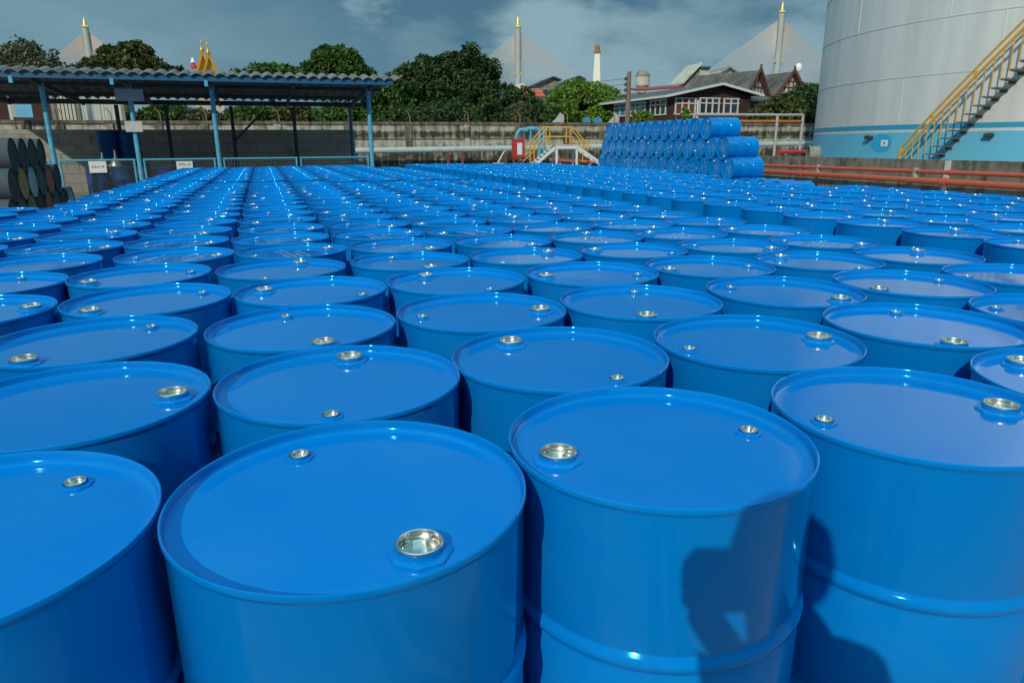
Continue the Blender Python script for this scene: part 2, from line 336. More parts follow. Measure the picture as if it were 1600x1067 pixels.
# ------------------------------------------------------------------ drums
H, RB, RR = .88, .2832, .2880
def body_mesh(name, seg, m_):
    p = [(0,.016),(.262,.016),(.268,.004),(.274,0),(.284,0),(.2865,.006),(.286,.016),(RB,.024)]
    for hz in (.295, .588):
        p += [(RB,hz-.034),(RB-.0035,hz-.024),(RB-.004,hz-.018),(RB+.001,hz-.011),(RB+.0048,hz-.005),(RB+.0055,hz),(RB+.0048,hz+.005),(RB+.001,hz+.011),(RB-.004,hz+.018),(RB-.0035,hz+.024),(RB,hz+.034)]
    p += [(RB,.862),(RB+.0012,.8665),(.2868,.8685),(.2878,.871),(.2880,.876),(.2872,.8795),(.2856,.8805),(.2838,.8797),(.2826,.877),(.2822,.872),(.2816,.866),(.2808,.860)]
    return MB().lathe(p, seg).mesh(name, m_, 40)
def lid_mesh(name, seg, m_):
    p = [(.2814,.8660),(.2802,.8625),(.2770,.8598),(.271,.8585),(.262,.8578),(.255,.8579),(.249,.8584),(.243,.8586),(.18,.8588),(.09,.8590),(0,.8590)]
    return MB().lathe(p, seg).mesh(name, m_, 50)
BZ = .8587
def flange_mesh(name, s, m_):
    b_ = MB(); b_.lathe([(.054*s,0),(.053*s,.0035),(.047*s,.0055*s+.001),(.040*s,.006*s+.001)], 8, rot=R(11))
    b_.lathe([(.0415*s,.005*s+.0007),(.0395*s,.008*s),(.0385*s,.014*s)], 32)
    return b_.mesh(name, m_, 30)
def cap_mesh(name, s, m_):
    b_ = MB(); z0 = .0135*s
    b_.lathe([(.0365*s,z0-.002),(.0382*s,z0),(.0388*s,z0+.003*s),(.0380*s,z0+.0062*s),(.0360*s,z0+.0078*s),(.0335*s,z0+.0072*s),(.0325*s,z0+.004*s),(.0318*s,z0-.002*s),(.0322*s,z0-.003*s),(.0312*s,z0-.0045*s),(.0316*s,z0-.006*s),(.0306*s,z0-.009*s),(.027*s,z0-.0112*s),(.0,z0-.0115*s)], 40)
    for a in (0, math.pi/2*1.0, math.pi, -math.pi/2):
        c, s_ = math.cos(a)*.0245*s, math.sin(a)*.0245*s
        b_.box((c-.006*s, s_-.004*s, z0-.0118*s), (c+.006*s, s_+.004*s, z0-.002*s), Matrix.Rotation(a, 3, 'Z'))
    return b_.mesh(name, m_, 35)
BP_R = .205
near = dict(body=body_mesh('drum_body_near', 112, BLUE), lid=lid_mesh('drum_lid_near', 112, BLUE), flange=flange_mesh('bung_flange', .9, BLUE), cap=cap_mesh('bung', .9, ZINC),
            pflange=flange_mesh('plug_flange', .50, BLUE), plug=cap_mesh('plug', .46, ZINC))
mid = dict(near, body=body_mesh('drum_body_mid', 56, BLUE), lid=lid_mesh('drum_lid_mid', 56, BLUE))
def far_mesh(name, paint, seg=32):
    b_ = MB()
    p = [(.27,0),(.2865,.006),(.286,.016),(RB,.024),(RB,.263),(RB+.0055,.295),(RB,.327),(RB,.556),(RB+.0055,.588),(RB,.62),(RB,.862),(.2878,.870),(.2880,.876),(.2856,.8805),(.2826,.877),(.2814,.8660),(.268,.8582),(.243,.8586),(0,.8590)]
    b_.lathe(p, seg); k = len(b_.bm.faces)
    for sx, s in ((1, .85), (-1, .46)):
        b_.lathe([(.054*s,BZ),(.05*s,BZ+.005*s),(.039*s,BZ+.006*s),(.0385*s,BZ+.013*s)], 10, o=(sx*BP_R,0,0))
    k2 = len(b_.bm.faces)
    for sx, s in ((1, .85), (-1, .46)):
        b_.lathe([(.0385*s,BZ+.013*s),(.0388*s,BZ+.018*s),(.036*s,BZ+.0215*s),(.033*s,BZ+.02*s),(.031*s,BZ+.006*s),(0,BZ+.004*s)], 12, o=(sx*BP_R,0,0))
    b_.bm.faces.ensure_lookup_table()
    for f in b_.bm.faces[k2:]: f.material_index = 1
    return b_.mesh(name, [paint, ZINC], 40)
FAR = far_mesh('steel_drum_far', BLUE)
random.seed(7)
def stencil_mesh(name, kind):
    b_ = MB(); z = .8592
    if kind == 'fine':
        for ln, (y, n) in enumerate(((.05, 26), (.015, 30), (-.02, 18), (-.055, 22))):
            x = -.17
            for i in range(n):
                if random.random() < .16: x += .012; continue
                for k in range(random.choice((2,3,3))):
                    dx, dy = random.uniform(0,.006), random.uniform(-.009,.009)
                    b_.box((x+dx, y+dy, z), (x+dx+random.choice((.002,.005)), y+dy+random.choice((.0025,.006)), z+.0005))
                x += .0122
    else:
        for i in range(9):
            y = random.uniform(-.15,.15); x0 = random.uniform(-.17,-.02); l = random.uniform(.05,.2)
            x = x0
            while x < x0+l:
                w = random.uniform(.012,.03); yy = y+random.uniform(-.004,.004)
                b_.box((x, yy, z), (x+w, yy+random.uniform(.004,.009), z+.0005)); x += w+random.uniform(.006,.014)
    return b_.mesh(name, STENCIL)
STF = [stencil_mesh('stencil_fine', 'fine') for _ in range(3)]
STB = [stencil_mesh('stencil_bold', 'bold') for _ in range(5)]

# measured drums of the near block: (column, row) -> x, y
M_ = {(-1,0):(-.838,.924),(0,0):(-.274,1.074),(1,0):(.274,1.262),(2,0):(.848,1.41),(3,0):(1.414,1.548),(-1,1):(-.997,1.485),(0,1):(-.429,1.624),(1,1):(.123,1.809),(2,1):(.694,1.96),(3,1):(1.278,2.129),(4,1):(1.839,2.264),(-1,2):(-1.233,2.002),(0,2):(-.652,2.143),(1,2):(-.101,2.324),(2,2):(.467,2.482),(3,2):(1.042,2.644),(4,2):(1.602,2.806),(5,2):(2.158,2.935),(-1,3):(-1.369,2.559),(0,3):(-.796,2.69),(1,3):(-.24,2.907),(2,3):(.342,3.039),(3,3):(.902,3.209),(4,3):(1.464,3.343),(5,3):(2.011,3.502),(-2,3):(-1.895,2.332),(-2,4):(-2.159,2.837),(-1,4):(-1.622,3.063),(0,4):(-1.05,3.196),(1,4):(-.502,3.44),(2,4):(.088,3.547),(3,4):(.649,3.723),(4,4):(1.232,3.852),(5,4):(1.781,4.025),(-1,5):(-1.749,3.616),(0,5):(-1.183,3.749),(2,5):(-.056,4.097),(3,5):(.506,4.28),(4,5):(1.066,4.401),(-1,6):(-1.97,4.143),(0,6):(-1.411,4.316),(2,6):(-.277,4.624),(4,6):(.858,4.936),(5,6):(1.41,5.086),(5,7):(1.212,5.625),(-2,6):(-2.509,3.937)}
ANG = {(0,0):-50,(1,0):-163,(0,1):97,(1,1):130,(2,1):12,(2,0):8,(-1,1):17,(-1,0):248,(0,2):-58,(1,2):12,(2,2):-94,(-1,3):-129,(-1,2):-112,(0,3):170,(1,3):135,(3,2):-35,(3,1):-97,(3,0):115,(3,4):164,(3,5):100,(4,5):150,(1,4):-55,(3,3):195,(4,3):125,(4,2):-150,(-1,4):-142,(4,4):-25,(5,4):-30,(2,6):-140,(0,4):85,(5,3):60}
drums = []   # [x, y, block, col, row, fixed]
def inframe(x, y, rad=.3, mar=.7):
    return y > .5 and abs(x)-rad < .74*y+mar
LA, LB = (.5635,.1622), (-.1894,.5336)
for c in range(-9, 6):
    for r in range(0, 45):
        if (c, r) in M_: x, y = M_[(c, r)]; fx = True
        else:
            rr = min(r, 6); x = -.259+c*LA[0]+rr*LB[0]; y = 1.0917+c*LA[1]+rr*LB[1]; fx = False
            if r > 6: x += (r-6)*-.1885; y += (r-6)*.5475
        blk = 'near'
        if y > 11.15:
            y += .42; blk = 'far'; x -= .14
            if y < 11.75-0.0: y += 0.0
        edge = -5.12-.335*(y-7.14) if y < 9.94 else (-6.1-.335*(y-9.94) if y < 13.2 else -7.2-.3*(y-13.23))
        if y > 6.5 and x-.29 < edge: continue
        if y > 19.0+.37*(x+8.4)-.2 and x < -4.0: continue
        if x > -4.0 and y > 20.4+(x+4.0)*(-1.9)-.3 and y > 17: continue
        if not inframe(x, y): continue
        drums.append([x, y, blk, c, r, fx])
for k in range(0, 9):
    for j in range(0, 40):
        x = 2.9304+k*LA[0]-.1656*j-.0012*j*j*.5; y = 3.8536+k*LA[1]+.549*j
        if x+.29 > np.interp(y, [3,7.53,8.97,9.45,12,15.07,19.07,22], [6.6,5.5,4.95,3.95,3.7,3.45,2.4,1.4]): continue
        if y > 21.3: continue
        if not inframe(x, y): continue
        drums.append([x, y, 'right', k, j, False])
for d in drums:
    if not d[5]: d[0] += random.uniform(-.012,.012); d[1] += random.uniform(-.012,.012)
PX = np.array([[d[0], d[1]] for d in drums]); FX = np.array([.25 if d[5] else 1. for d in drums])
for it in range(60):
    D = PX[:,None]-PX[None]; L = np.sqrt((D**2).sum(-1))+np.eye(len(PX))*9
    ov = np.clip(.5785-L, 0, None)
    if ov.max() < 1e-4: break
    w = FX[:,None]/(FX[:,None]+FX[None]); PX += (D/L[...,None]*ov[...,None]*w[...,None]).sum(1)*.6
def size(i):
    x, y = PX[i]; return 1/(y*y*y)
order = sorted(range(len(drums)), key=lambda i: PX[i][1])
NIND = 246
ORD = 'first second third fourth fifth sixth seventh eighth ninth tenth eleventh twelfth thirteenth fourteenth fifteenth sixteenth seventeenth eighteenth nineteenth twentieth'.split()
ORD += ['twenty-'+w_ for w_ in ORD[:9]] + ['thirtieth'] + ['thirty-'+w_ for w_ in ORD[:9]]
SPECIAL = {(0,0):'large blue drum at the front edge, left of centre, big bung at its near right',
 (1,0):'blue drum at the front edge, right of centre, big bung at its left rim',
 (2,0):'blue drum at the right front edge, pale sky sheen across its lid',
 (-1,0):'blue drum cut by the bottom left corner, small plug near its back rim',
 (0,1):'blue drum directly behind the large left front drum, bung at its back rim',
 (1,1):'blue drum in the gap behind the two central front drums',
 (2,1):'blue drum behind right-of-centre front drum, bung right and plug left on one level',
 (-1,1):'blue drum at the left edge of the photo, bung near its right rim',
 (3,1):'blue drum at the right edge in the second row, bung at its near rim',
 (3,0):'blue drum cut by the right edge beside the front right drum'}
PHR = [0]
def make_drum(x, y, ang, label, lod, st=None, tilt=None, paint=None):
    if lod == 'far':
        o = link('steel_drum', FAR); o.location = (x, y, 0); o.rotation_euler = (0,0,ang)
        return tag(o, label, 'drum', 'upright blue drums')
    q = near if lod == 'near' else mid
    o = thing('steel_drum', label, 'drum', (x, y, 0), ang, 'upright blue drums')
    o.rotation_euler = (R(random.uniform(-.35,.35)), R(random.uniform(-.35,.35)), ang)
    drum_parts(o, q, st)
    return o
def drum_parts(o, q, st=None):
    link('body', q['body'], o); lid = link('lid', q['lid'], o)
    f = link('bung_flange', q['flange'], o, (BP_R,0,BZ)); c = link('bung', q['cap'], f); c.rotation_euler = (0,0,random.uniform(0,6))
    f2 = link('plug_flange', q['pflange'], o, (-BP_R,0,BZ)); c2 = link('plug', q['plug'], f2); c2.rotation_euler = (0,0,random.uniform(0,6))
    if st is not None: s = link('stencil_marking', st, lid); s.rotation_euler = (0,0,random.choice((0,math.pi))+random.uniform(-.2,.2)+math.pi/2)
STSET = {(2,6),(-1,5),(-1,6),(-2,6),(0,5),(0,6),(1,5),(2,5),(3,5),(4,5),(5,4),(1,6),(3,6),(0,7),(1,7),(-1,7)}
STBOLD = {(-1,5),(-1,6),(-2,6),(2,6),(3,5),(0,6),(-2,5),(-2,7)}
rest = []; seen = 0
for n_, i in enumerate(order):
    x, y = PX[i]; _, _, blk, c, r, fx = drums[i]
    ang = R(ANG[(c, r)]) if blk == 'near' and (c, r) in ANG else random.uniform(0, 2*math.pi)
    if seen >= NIND: rest.append((x, y, ang)); continue
    seen += inframe(x, y, .3, .02)
    st = None; txt = 'blue drum'
    if blk == 'near':
        colw = ORD[5-c]+' column left of aisle'
        if (c, r) in STSET: st = random.choice(STB if (c, r) in STBOLD else STF); txt = 'white-stencilled blue drum'
        lab = SPECIAL.get((c, r)) or '%s, %s row of near block, %s' % (txt, ORD[r], colw)
    elif blk == 'far':
        lab = 'blue drum in far left block, %s row, %s column left of aisle' % (ORD[max(0, r-18+c//3)], ORD[5-c])
    else:
        lab = 'blue drum across the aisle on the right, %s row back, %s column' % (ORD[r], ORD[c])
    if st is not None: ang = R(ANG.get((c, r), random.uniform(-40, 40)))
    make_drum(x, y, ang, lab, 'near' if y < 3.2 else ('mid' if y < 9 else 'far'), st)
b = MB(); src = bmesh.new(); src.from_mesh(far_mesh('tmp', BLUE, 24)); src.verts.ensure_lookup_table()
sv = np.array([v.co[:] for v in src.verts]); sf = [[v.index for v in f.verts] for f in src.faces]; sm = [f.material_index for f in src.faces]; src.free()
V = []; Fc = []; Mi = []
for x, y, a in rest:
    ca, sa = math.cos(a), math.sin(a); o_ = len(V)*0 + sum(len(q) for q in V)
    V.append(np.stack([sv[:,0]*ca-sv[:,1]*sa+x, sv[:,0]*sa+sv[:,1]*ca+y, sv[:,2]], 1)); Fc += [[k+o_ for k in f] for f in sf]; Mi += sm
if V:
    me = bpy.data.meshes.new('distant_drums'); me.from_pydata(np.concatenate(V).tolist(), [], Fc); me.materials.append(BLUE); me.materials.append(ZINC)
    me.polygons.foreach_set('material_index', Mi); me.polygons.foreach_set('use_smooth', [True]*len(Mi)); me.set_sharp_from_angle(angle=R(40)); me.update()
    o = link('distant_drums', me); o['kind'] = 'stuff'; tag(o, 'farthest rows of upright blue drums packed before the shed and walls', 'drums')
print('drums', len(drums), 'individual', min(NIND, len(drums)))

# ------------------------------------------------------------------ lying drum pile on the right
PA = R(16.0); PE1 = Vector((math.cos(PA), math.sin(PA), 0)); PE2 = Vector((-math.sin(PA), math.cos(PA), 0))
p0 = at(1137, 259, 18.3); PZ = .289
TIER = {0: ('lowest', -3.5, 15), 1: ('second', 0, 15), 2: ('third', .5, 14), 3: ('top', 2.0, 12)}
for t, (tw, s0, n) in TIER.items():
    for i in range(n if t else 18):
        c = Vector((p0.x, p0.y, 0)) + PE2*((s0+i)*.5785)
        z = PZ + t*.5015
        pos = 'nearest' if i == 0 else ('farthest' if i == (n if t else 18)-1 else ORD[i]+' from the near end')
        o = thing('lying_drum', 'lying blue drum in the %s tier of the pile, %s' % (tw, pos), 'drum', (c.x, c.y, z), 0, 'blue drums lying in the four-tier pile')
        roll = random.uniform(0, 6.28)
        # local +Z (the lid end) points along -PE1, towards the camera's left
        o.matrix_world = Matrix.Translation((c.x, c.y, z)) @ (Matrix((PE2, Vector((0,0,1)), -PE1)).transposed().to_4x4() if False else Matrix((-PE2, Vector((0,0,1)), -PE1)).transposed().to_4x4()) @ Matrix.Rotation(roll, 4, 'Z') @ Matrix.Translation((0,0,-.8805))
        lidm = link('lid', mid['lid'], o); link('body', mid['body'], o)
        for sx, q, e in ((1, mid['flange'], mid['cap']), (-1, mid['pflange'], mid['plug'])):
            f = link('bung_flange' if sx > 0 else 'plug_flange', q, o, (sx*BP_R,0,BZ)); link('bung' if sx > 0 else 'plug', e, f)
        s = link('stencil_marking', random.choice(STB), lidm)
# ------------------------------------------------------------------ old drums on the left
RUSTS = [drum_paint('old_black_paint', (.040,.030,.025), .8, (.12,.05,.02), .6), drum_paint('old_rust_paint', (.30,.085,.03), .8, (.05,.03,.02), .7),
         drum_paint('old_brown_paint', (.30,.15,.05), .8, (.06,.04,.03), .7), drum_paint('old_grey_paint', (.28,.29,.28), .5, (.10,.09,.08), .6), drum_paint('old_green_paint', (.08,.07,.045), .8, (.05,.04,.03), .6)]
TEALB = drum_paint('old_teal_paint', (.06,.07,.075), .65, (.13,.08,.05), .7)
bodies_old = [body_mesh('old_body', 40, TEALB)]; lids_old = [lid_mesh('old_lid', 40, m_) for m_ in RUSTS]
q0 = at(21, 240, 12.7)
OLD = [(2, 0, 4, [0,0,0,0], 'upper'), (1, -.5, 6, [0,2,3,4,1,0], 'middle'), (0, -1.0, 8, [0,4,2,0,1,4,0,3], 'lowest')]
CW = ['black', 'rust red', 'brown', 'grey', 'dull green']
for t, s0, n, cols, tw in OLD:
    for i in range(n):
        c = Vector((q0.x, q0.y, .289+t*.503)) + E2*((s0+i)*.585)
        o = thing('old_drum', 'old drum with %s end in the %s tier beside the shed, %s' % (CW[cols[i]], tw, 'nearest' if i == 0 else ORD[i]+' along'), 'drum', c, 0, 'old drums lying left of the shed')
        o.matrix_world = Matrix.Translation(c) @ Matrix((E2, Vector((0,0,1)), E1)).transposed().to_4x4() @ Matrix.Rotation(random.uniform(0,6), 4, 'Z') @ Matrix.Translation((0,0,-.8805))
        link('body', bodies_old[0], o); link('lid', lids_old[cols[i]], o)

# ------------------------------------------------------------------ shed on the left
p4 = gp(580, 21.2)
SX = lambda px: along(p4, E1, px)
shed = thing('open_shed', 'long open shed with grey corrugated roof on light blue posts', 'shed', p4, E1A)
x1, x2, x3 = SX(97), SX(227), SX(350)
xL = x1-1.95
zE = zat(338, 123, *(p4+E1*x3-E2*1.0).xy)
def corr(name, x0, x1_, prof, step, amp, m_, parent, th=.012):
    n = int((x1_-x0)/step*8); V_ = []; F_ = []
    for side in (0, 1):
        for i in range(n+1):
            x = x0+(x1_-x0)*i/n; dz = amp*abs(math.sin(math.pi*(x-x0)/step))**.8*1.0
            for (y, z) in prof: V_.append((x, y, z+dz-side*th))
    k = len(prof); N_ = (n+1)*k
    for i in range(n):
        for j in range(k-1):
            a = i*k+j; F_.append((a, a+k, a+k+1, a+1)); F_.append((N_+a, N_+a+1, N_+a+k+1, N_+a+k))
        F_.append((i*k, N_+i*k, N_+(i+1)*k, (i+1)*k)); a = i*k+k-1; F_.append((a, a+k, N_+a+k, N_+a))
    for j in range(k-1):
        F_.append((j, j+1, N_+j+1, N_+j)); a = n*k+j; F_.append((a, N_+a, N_+a+1, a+1))
    me_ = bpy.data.meshes.new(name); me_.from_pydata(V_, [], F_); me_.materials.append(m_); me_.update()
    bb = bmesh.new(); bb.from_mesh(me_); bmesh.ops.recalc_face_normals(bb, faces=bb.faces); bb.to_mesh(me_); bb.free()
    return link(name, me_, parent)
corr('roof', xL-.8, .75, [(-1.08, zE+.03), (-.30, zE+.175), (1.0, zE+.08), (4.7, zE-.22)], .285, .085, ROOFM, shed)
MB().box((xL-.75, -1.0, zE-.075), (.55, -.92, zE+.04)).build('eave_beam', CYAN_D, shed, bevel=.006)
MB().box((xL-.7, 4.5, zE-.38), (.5, 4.6, zE-.235)).build('eave_beam', DARKST, shed)
for yy, zz in ((.0, .13), (1.4, .03), (3.2, -.12)):
    MB().box((xL-.7, yy, zE+zz-.10), (.6, yy+.05, zE+zz)).build('purlin', DARKST, shed)
for x in (xL, x1, x2, x3, x3/2, 0):
    b = MB().beam((x, -.9, zE-.085), (x, 4.6, zE-.36), .06, .12); b.build('rafter', DARKST, shed)
for x in (x1, x2, x3, 0):
    MB().tube([(x,0,0),(x,0,zE-.1)], .062, 14).build('post', CYAN, shed, 40)
b = MB().tube([(xL,1.2,0),(xL,1.2,zE-.2)], .06, 12); b.tube([(xL,1.2,1.9),(xL-.55,1.2,2.6)], .04, 10); b.build('post', CYAN, shed, 40)
for x in (x1+.9, x2+.35, x3+.32, x3/2+.2):
    MB().tube([(x,4.45,0),(x,4.45,zE-.4)], .06, 10).build('post', DARKST, shed, 40)
MB().tube([(0.0,4.45,0),(0.0,4.45,zE-.4)], .06, 10).build('post', CYAN_D, shed, 40)
MB().beam((x3+.35,4.4,1.6), (x3+1.3,4.4,2.5), .07, .07).build('brace', DARKST, shed)
zB = zat(430, 203, *(p4+E1*SX(430)+E2*4.9).xy)
MB().box((xL-3, 4.9, 0), (.15, 5.05, zB)).build('back_wall', SHEDW, shed)
for x in (x1-.35, x2-.2, x3-.05):
    MB().box((x-.05, -1.07, zE-.20), (x+.03, -1.01, zE-.05)).build('hanger', CYAN, shed)
# signs on the second post
pw = p4+E1*x2
zt, zb = zat(211, 140, pw.x, pw.y), zat(211, 159, pw.x, pw.y)
MB().box((x2-.33, -.12, zb), (x2+.33, -.09, zt)).build('sign_board', mat('board_grey', (.30,.36,.42), .5, noise=(6,(.2,.24,.28),.5)), shed)
zt, zb = zat(218, 190, pw.x, pw.y), zat(218, 206.5, pw.x, pw.y)
MB().box((x2-.20, -.12, zb), (x2+.20, -.09, zt)).build('sign_board', mat('board_cream', (.55,.54,.47), .6, noise=(6,(.4,.38,.32),.5)), shed)
# mesh fence panels
MESH = mat('fence_wire', (.22,.24,.24), .5, metal=.4)
BOARD = mat('placard_white', (.72,.73,.66), .6, noise=(9,(.5,.5,.42),.4)); INK = mat('placard_ink', (.08,.09,.11), .7)
zR = zat(500, 246.5, *(p4+E1*SX(500)).xy)
mid_x = x3/2
def fence(xa, xb, diag, label):
    o = thing('mesh_fence_panel', label, 'fence', p4+E1*xa+E2*(-.03), E1A, 'blue mesh panels between the shed posts')
    w = xb-xa; b_ = MB()
    for x in (.03, w-.03): b_.tube([(x,0,.05),(x,0,zR)], .026, 10)
    for z in (.08, zR): b_.tube([(0,0,z),(w,0,z)], .026, 10)
    b_.build('frame', CYAN, o, 40)
    b_ = MB(); sp_ = .075; zz0, zz1 = .08, zR
    if diag:
        hgt = zz1-zz0; k = -hgt
        while k < w:
            for sgn in (1, -1):
                a = max(k, 0.03); e = min(k+hgt, w-.03)
                if e-a > .02:
                    za, ze = a-k, e-k
                    if sgn < 0: za, ze = hgt-za, hgt-ze
                    b_.tube([(a,sgn*.004,zz0+za),(e,sgn*.004,zz0+ze)], .0045, 3)
            k += sp_
    else:
        x = .06
        while x < w-.03: b_.tube([(x,.003,zz0),(x,.003,zz1)], .0045, 3); x += sp_
        z = zz0+.05
        while z < zz1: b_.tube([(.03,-.003,z),(w-.03,-.003,z)], .0045, 3); z += sp_
    b_.build('wire_mesh', MESH, o); return o
fence(x1-1.0, x1-.09, True, 'short blue mesh panel left of the first shed post')
fence(x1+.09, x2-.09, True, 'chain-link panel in blue frame between first two shed posts, drums behind')
fence(x2+.09, x3-.09, True, 'chain-link panel in blue frame between second and third shed posts')
fence(x3+.09, mid_x-.02, False, 'square-mesh gate panel in blue frame right of the third shed post')
fence(mid_x+.04, -.09, False, 'square-mesh gate panel in blue frame beside the right shed post')
for px, w, py0, py1, lab in ((163, .40, 252, 270, 'small white placard hung on chain-link in front of dark drums, left of post'), (296, .40, 252, 266, 'small white placard hung on mesh just above the blue drum tops')):
    xx = SX(px); pp = p4+E1*xx-E2*.09; z1_, z0_ = zat(px, py0, pp.x, pp.y), zat(px, py1, pp.x, pp.y)
    o = thing('placard', lab, 'sign', pp+Vector((0,0,z0_)), E1A+R(2), 'white placards on the shed fence')
    MB().box((-w/2,-.008,0),(w/2,.008,z1_-z0_)).build('board', BOARD, o)
    b = MB(); x = -w*.33
    for k in range(7):
        if k == 5: x += .03
        h_ = random.uniform(.04,.075); b.box((x,-.0115,.12),(x+.012,-.009,.12+h_)); b.box((x,-.0115,.12+h_*.45),(x+.028,-.009,.12+h_*.62)); x += .038
    b.build('lettering', INK, o)
# dark drums and funnels inside the shed
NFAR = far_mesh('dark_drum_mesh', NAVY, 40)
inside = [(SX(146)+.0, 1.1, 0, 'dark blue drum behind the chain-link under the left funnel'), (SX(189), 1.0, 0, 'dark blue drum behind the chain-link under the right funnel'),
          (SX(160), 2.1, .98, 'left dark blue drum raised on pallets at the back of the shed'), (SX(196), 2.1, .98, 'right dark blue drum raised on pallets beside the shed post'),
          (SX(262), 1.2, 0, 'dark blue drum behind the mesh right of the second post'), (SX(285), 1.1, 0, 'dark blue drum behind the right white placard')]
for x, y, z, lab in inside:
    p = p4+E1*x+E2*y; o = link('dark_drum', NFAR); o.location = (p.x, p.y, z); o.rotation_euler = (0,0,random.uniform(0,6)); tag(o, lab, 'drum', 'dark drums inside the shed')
xa, xb = SX(160)-.4, SX(196)+.4
o = thing('pallet_stack', 'dark stack of pallets carrying two blue drums inside the shed', 'pallet', p4+E1*xa+E2*2.1, E1A)
for k in range(7):
    for yy in (-.32, 0, .32): MB().box((0,yy-.05,k*.14),(xb-xa,yy+.05,k*.14+.09)).build('bearer', DARKST, o)
    MB().box((0,-.4,k*.14+.091),(xb-xa,.4,k*.14+.139)).build('deck', mat('old_wood', (.10,.08,.06), .85), o)
FUN = mat('tin', (.42,.43,.40), .35, metal=.7, noise=(8,(.3,.25,.2),.5))
for (px, y, tall, lab) in ((159, 1.0, .20, 'left tin funnel upside down on a dark drum, short spout'), (181, .92, .30, 'right tin funnel upside down on a dark drum, long pale spout')):
    p = p4+E1*SX(px)+E2*y; o = thing('funnel', lab, 'funnel', (p.x, p.y, .885), 0, 'tin funnels on the dark drums')
    MB().lathe([(.19,0),(.195,.01),(.19,.05),(.03,.27)], 24).build('cone', FUN, o, 40)
    MB().lathe([(.03,.271),(.016,.27+tall*.6),(.011,.27+tall*.6)], 16).build('spout', FUN, o, 40)
# ------------------------------------------------------------------ boundary wall
w0 = gp(600, 30); WX = lambda px: along(w0, E1, px)
zW = zat(640, 190.5, *(w0+E1*WX(640)).xy)
wall = thing('boundary_wall', 'long mould-stained concrete boundary wall behind shed and drums', 'wall', w0, E1A)
xa, xb = WX(-40), WX(1330)
MB().box((xa,0,0),(xb,.12,zW-.13)).build('panels', WALLM, wall)
MB().box((xa,-.05,zW-.128),(xb,.17,zW)).build('coping', COPEM, wall, bevel=.01)
MB().box((xa,-.035,zW-.70),(xb,-.001,zW-.66)).build('ledge', COPEM, wall)
pil = [5, 58, 110, 185, 260, 330, 441, 548, 641, 731, 810, 883, 955, 1050, 1140, 1225]
BRK = mat('bracket_yellow', (.34,.20,.06), .6, noise=(20,(.2,.1,.05),.6))
for i, px in enumerate(pil):
    x = WX(px); MB().box((x-.13,-.07,0),(x+.13,-.0012,zW-.129)).build('pillar', COPEM if i % 3 else WALLM, wall)
    MB().tube([(x+.1,.05,zW),(x+.1,.05,zW+.22),(x+.04,.04,zW+.36),(x-.08,.02,zW+.44)], .021, 6).build('wire_bracket', BRK, wall, 40)
pa, pb_ = at(590, 235.5, 29.2), at(1300, 224.2, 36.2)
o = thing('water_main', 'long pale grey pipe running along the boundary wall', 'pipe', (0,0,0)); PIPE = o
MB().tube([pa+(pa-pb_).normalized()*8, pb_+(pb_-pa).normalized()*2], .115, 14).build('pipe', GREYP, o, 60)
for px in (700, 722, 790, 905, 1000, 1120, 1215):
    t = along(pa, (pb_-pa).normalized(), px); c = pa+(pb_-pa).normalized()*t
    MB().box((c.x-.05,c.y-.05,0),(c.x+.05,c.y+.05,c.z-.11)).build('support', mat('support_rust', (.14,.05,.035), .8), o)

# blue notice board on the left behind the first post
pb = w0+E1*WX(61)-E2*.35; zt, zb = zat(61, 164, pb.x, pb.y), zat(61, 184, pb.x, pb.y)
o = thing('notice_board', 'light blue notice board with faint lines beside the first shed post', 'sign', (pb.x, pb.y, zb), E1A)
wb = .62
MB().box((-wb/2,-.015,0),(wb/2,.015,zt-zb)).build('panel', mat('notice_blue', (.16,.46,.66), .5, noise=(5,(.12,.36,.52),.5)), o)
MB().box((-wb/2-.005,-.018,0),(-wb/2+.12,-.0155,zt-zb)).build('picture_strip', mat('strip_yellow', (.45,.44,.25), .6, noise=(14,(.3,.3,.45),1.0)), o)
b = MB()
for k in range(5): b.box((-wb/2+.16,-.018,.07+k*.06),(wb/2-random.uniform(.04,.2),-.0155,.078+k*.06))
b.build('lettering', mat('notice_ink', (.10,.32,.50), .6), o)
for xx in (-wb/2+.04, wb/2-.04): MB().tube([(xx,.03,-zb),(xx,.03,zt-zb)], .02, 8).build('leg', DARKST, o, 40)

# hydrant cabinet, blue pipework, crossover steps
c = gp(809, 27.5); z1_, z0_ = zat(809, 217.5, c.x, c.y), zat(809, 247, c.x, c.y)
cab = thing('hose_cabinet', 'red fire hose cabinet with white window beside the yellow steps', 'cabinet', c, R(8))
MB().box((-.22,-.12,z0_),(.24,.12,z1_)).build('body', RED, cab, bevel=.015)
MB().box((-.04,-.128,z0_+.12),(.15,-.1205,z1_-.14)).build('window', mat('cab_white', (.66,.70,.74), .3, noise=(9,(.4,.5,.55),.6)), cab)
for x in (-.16,.18): MB().box((x-.03,-.05,0),(x+.03,.05,z0_-.001)).build('leg', RED, cab)
MB().lathe([(.05,0),(.05,.5),(.07,.52),(.07,.6),(.0,.66)], 14).build('valve', RED, cab, 40, loc=(.62,-.05,.3))
o = thing('blue_pipework', 'cyan pipe loop arching over the red hose cabinet to the steps', 'pipe', (0,0,0))
A_, B_, C_, D_ = at(806, 226, 28.3), at(808, 203.5, 28.3), at(843, 200.5, 28.6), at(843, 250, 28.6)
b = MB(); b.tube([A_-Vector((0,0,.3)), A_, B_-Vector((0,0,.12)), B_+Vector((.1,0,0)), C_-Vector((.12,0,0)), C_-Vector((0,0,.1)), D_], .065, 12); b.build('pipe', CYAN, o, 60)
MB().tube([at(829, 203, 28.5), at(829, 224, 28.5)], .05, 8).build('branch', CYAN, o, 60)
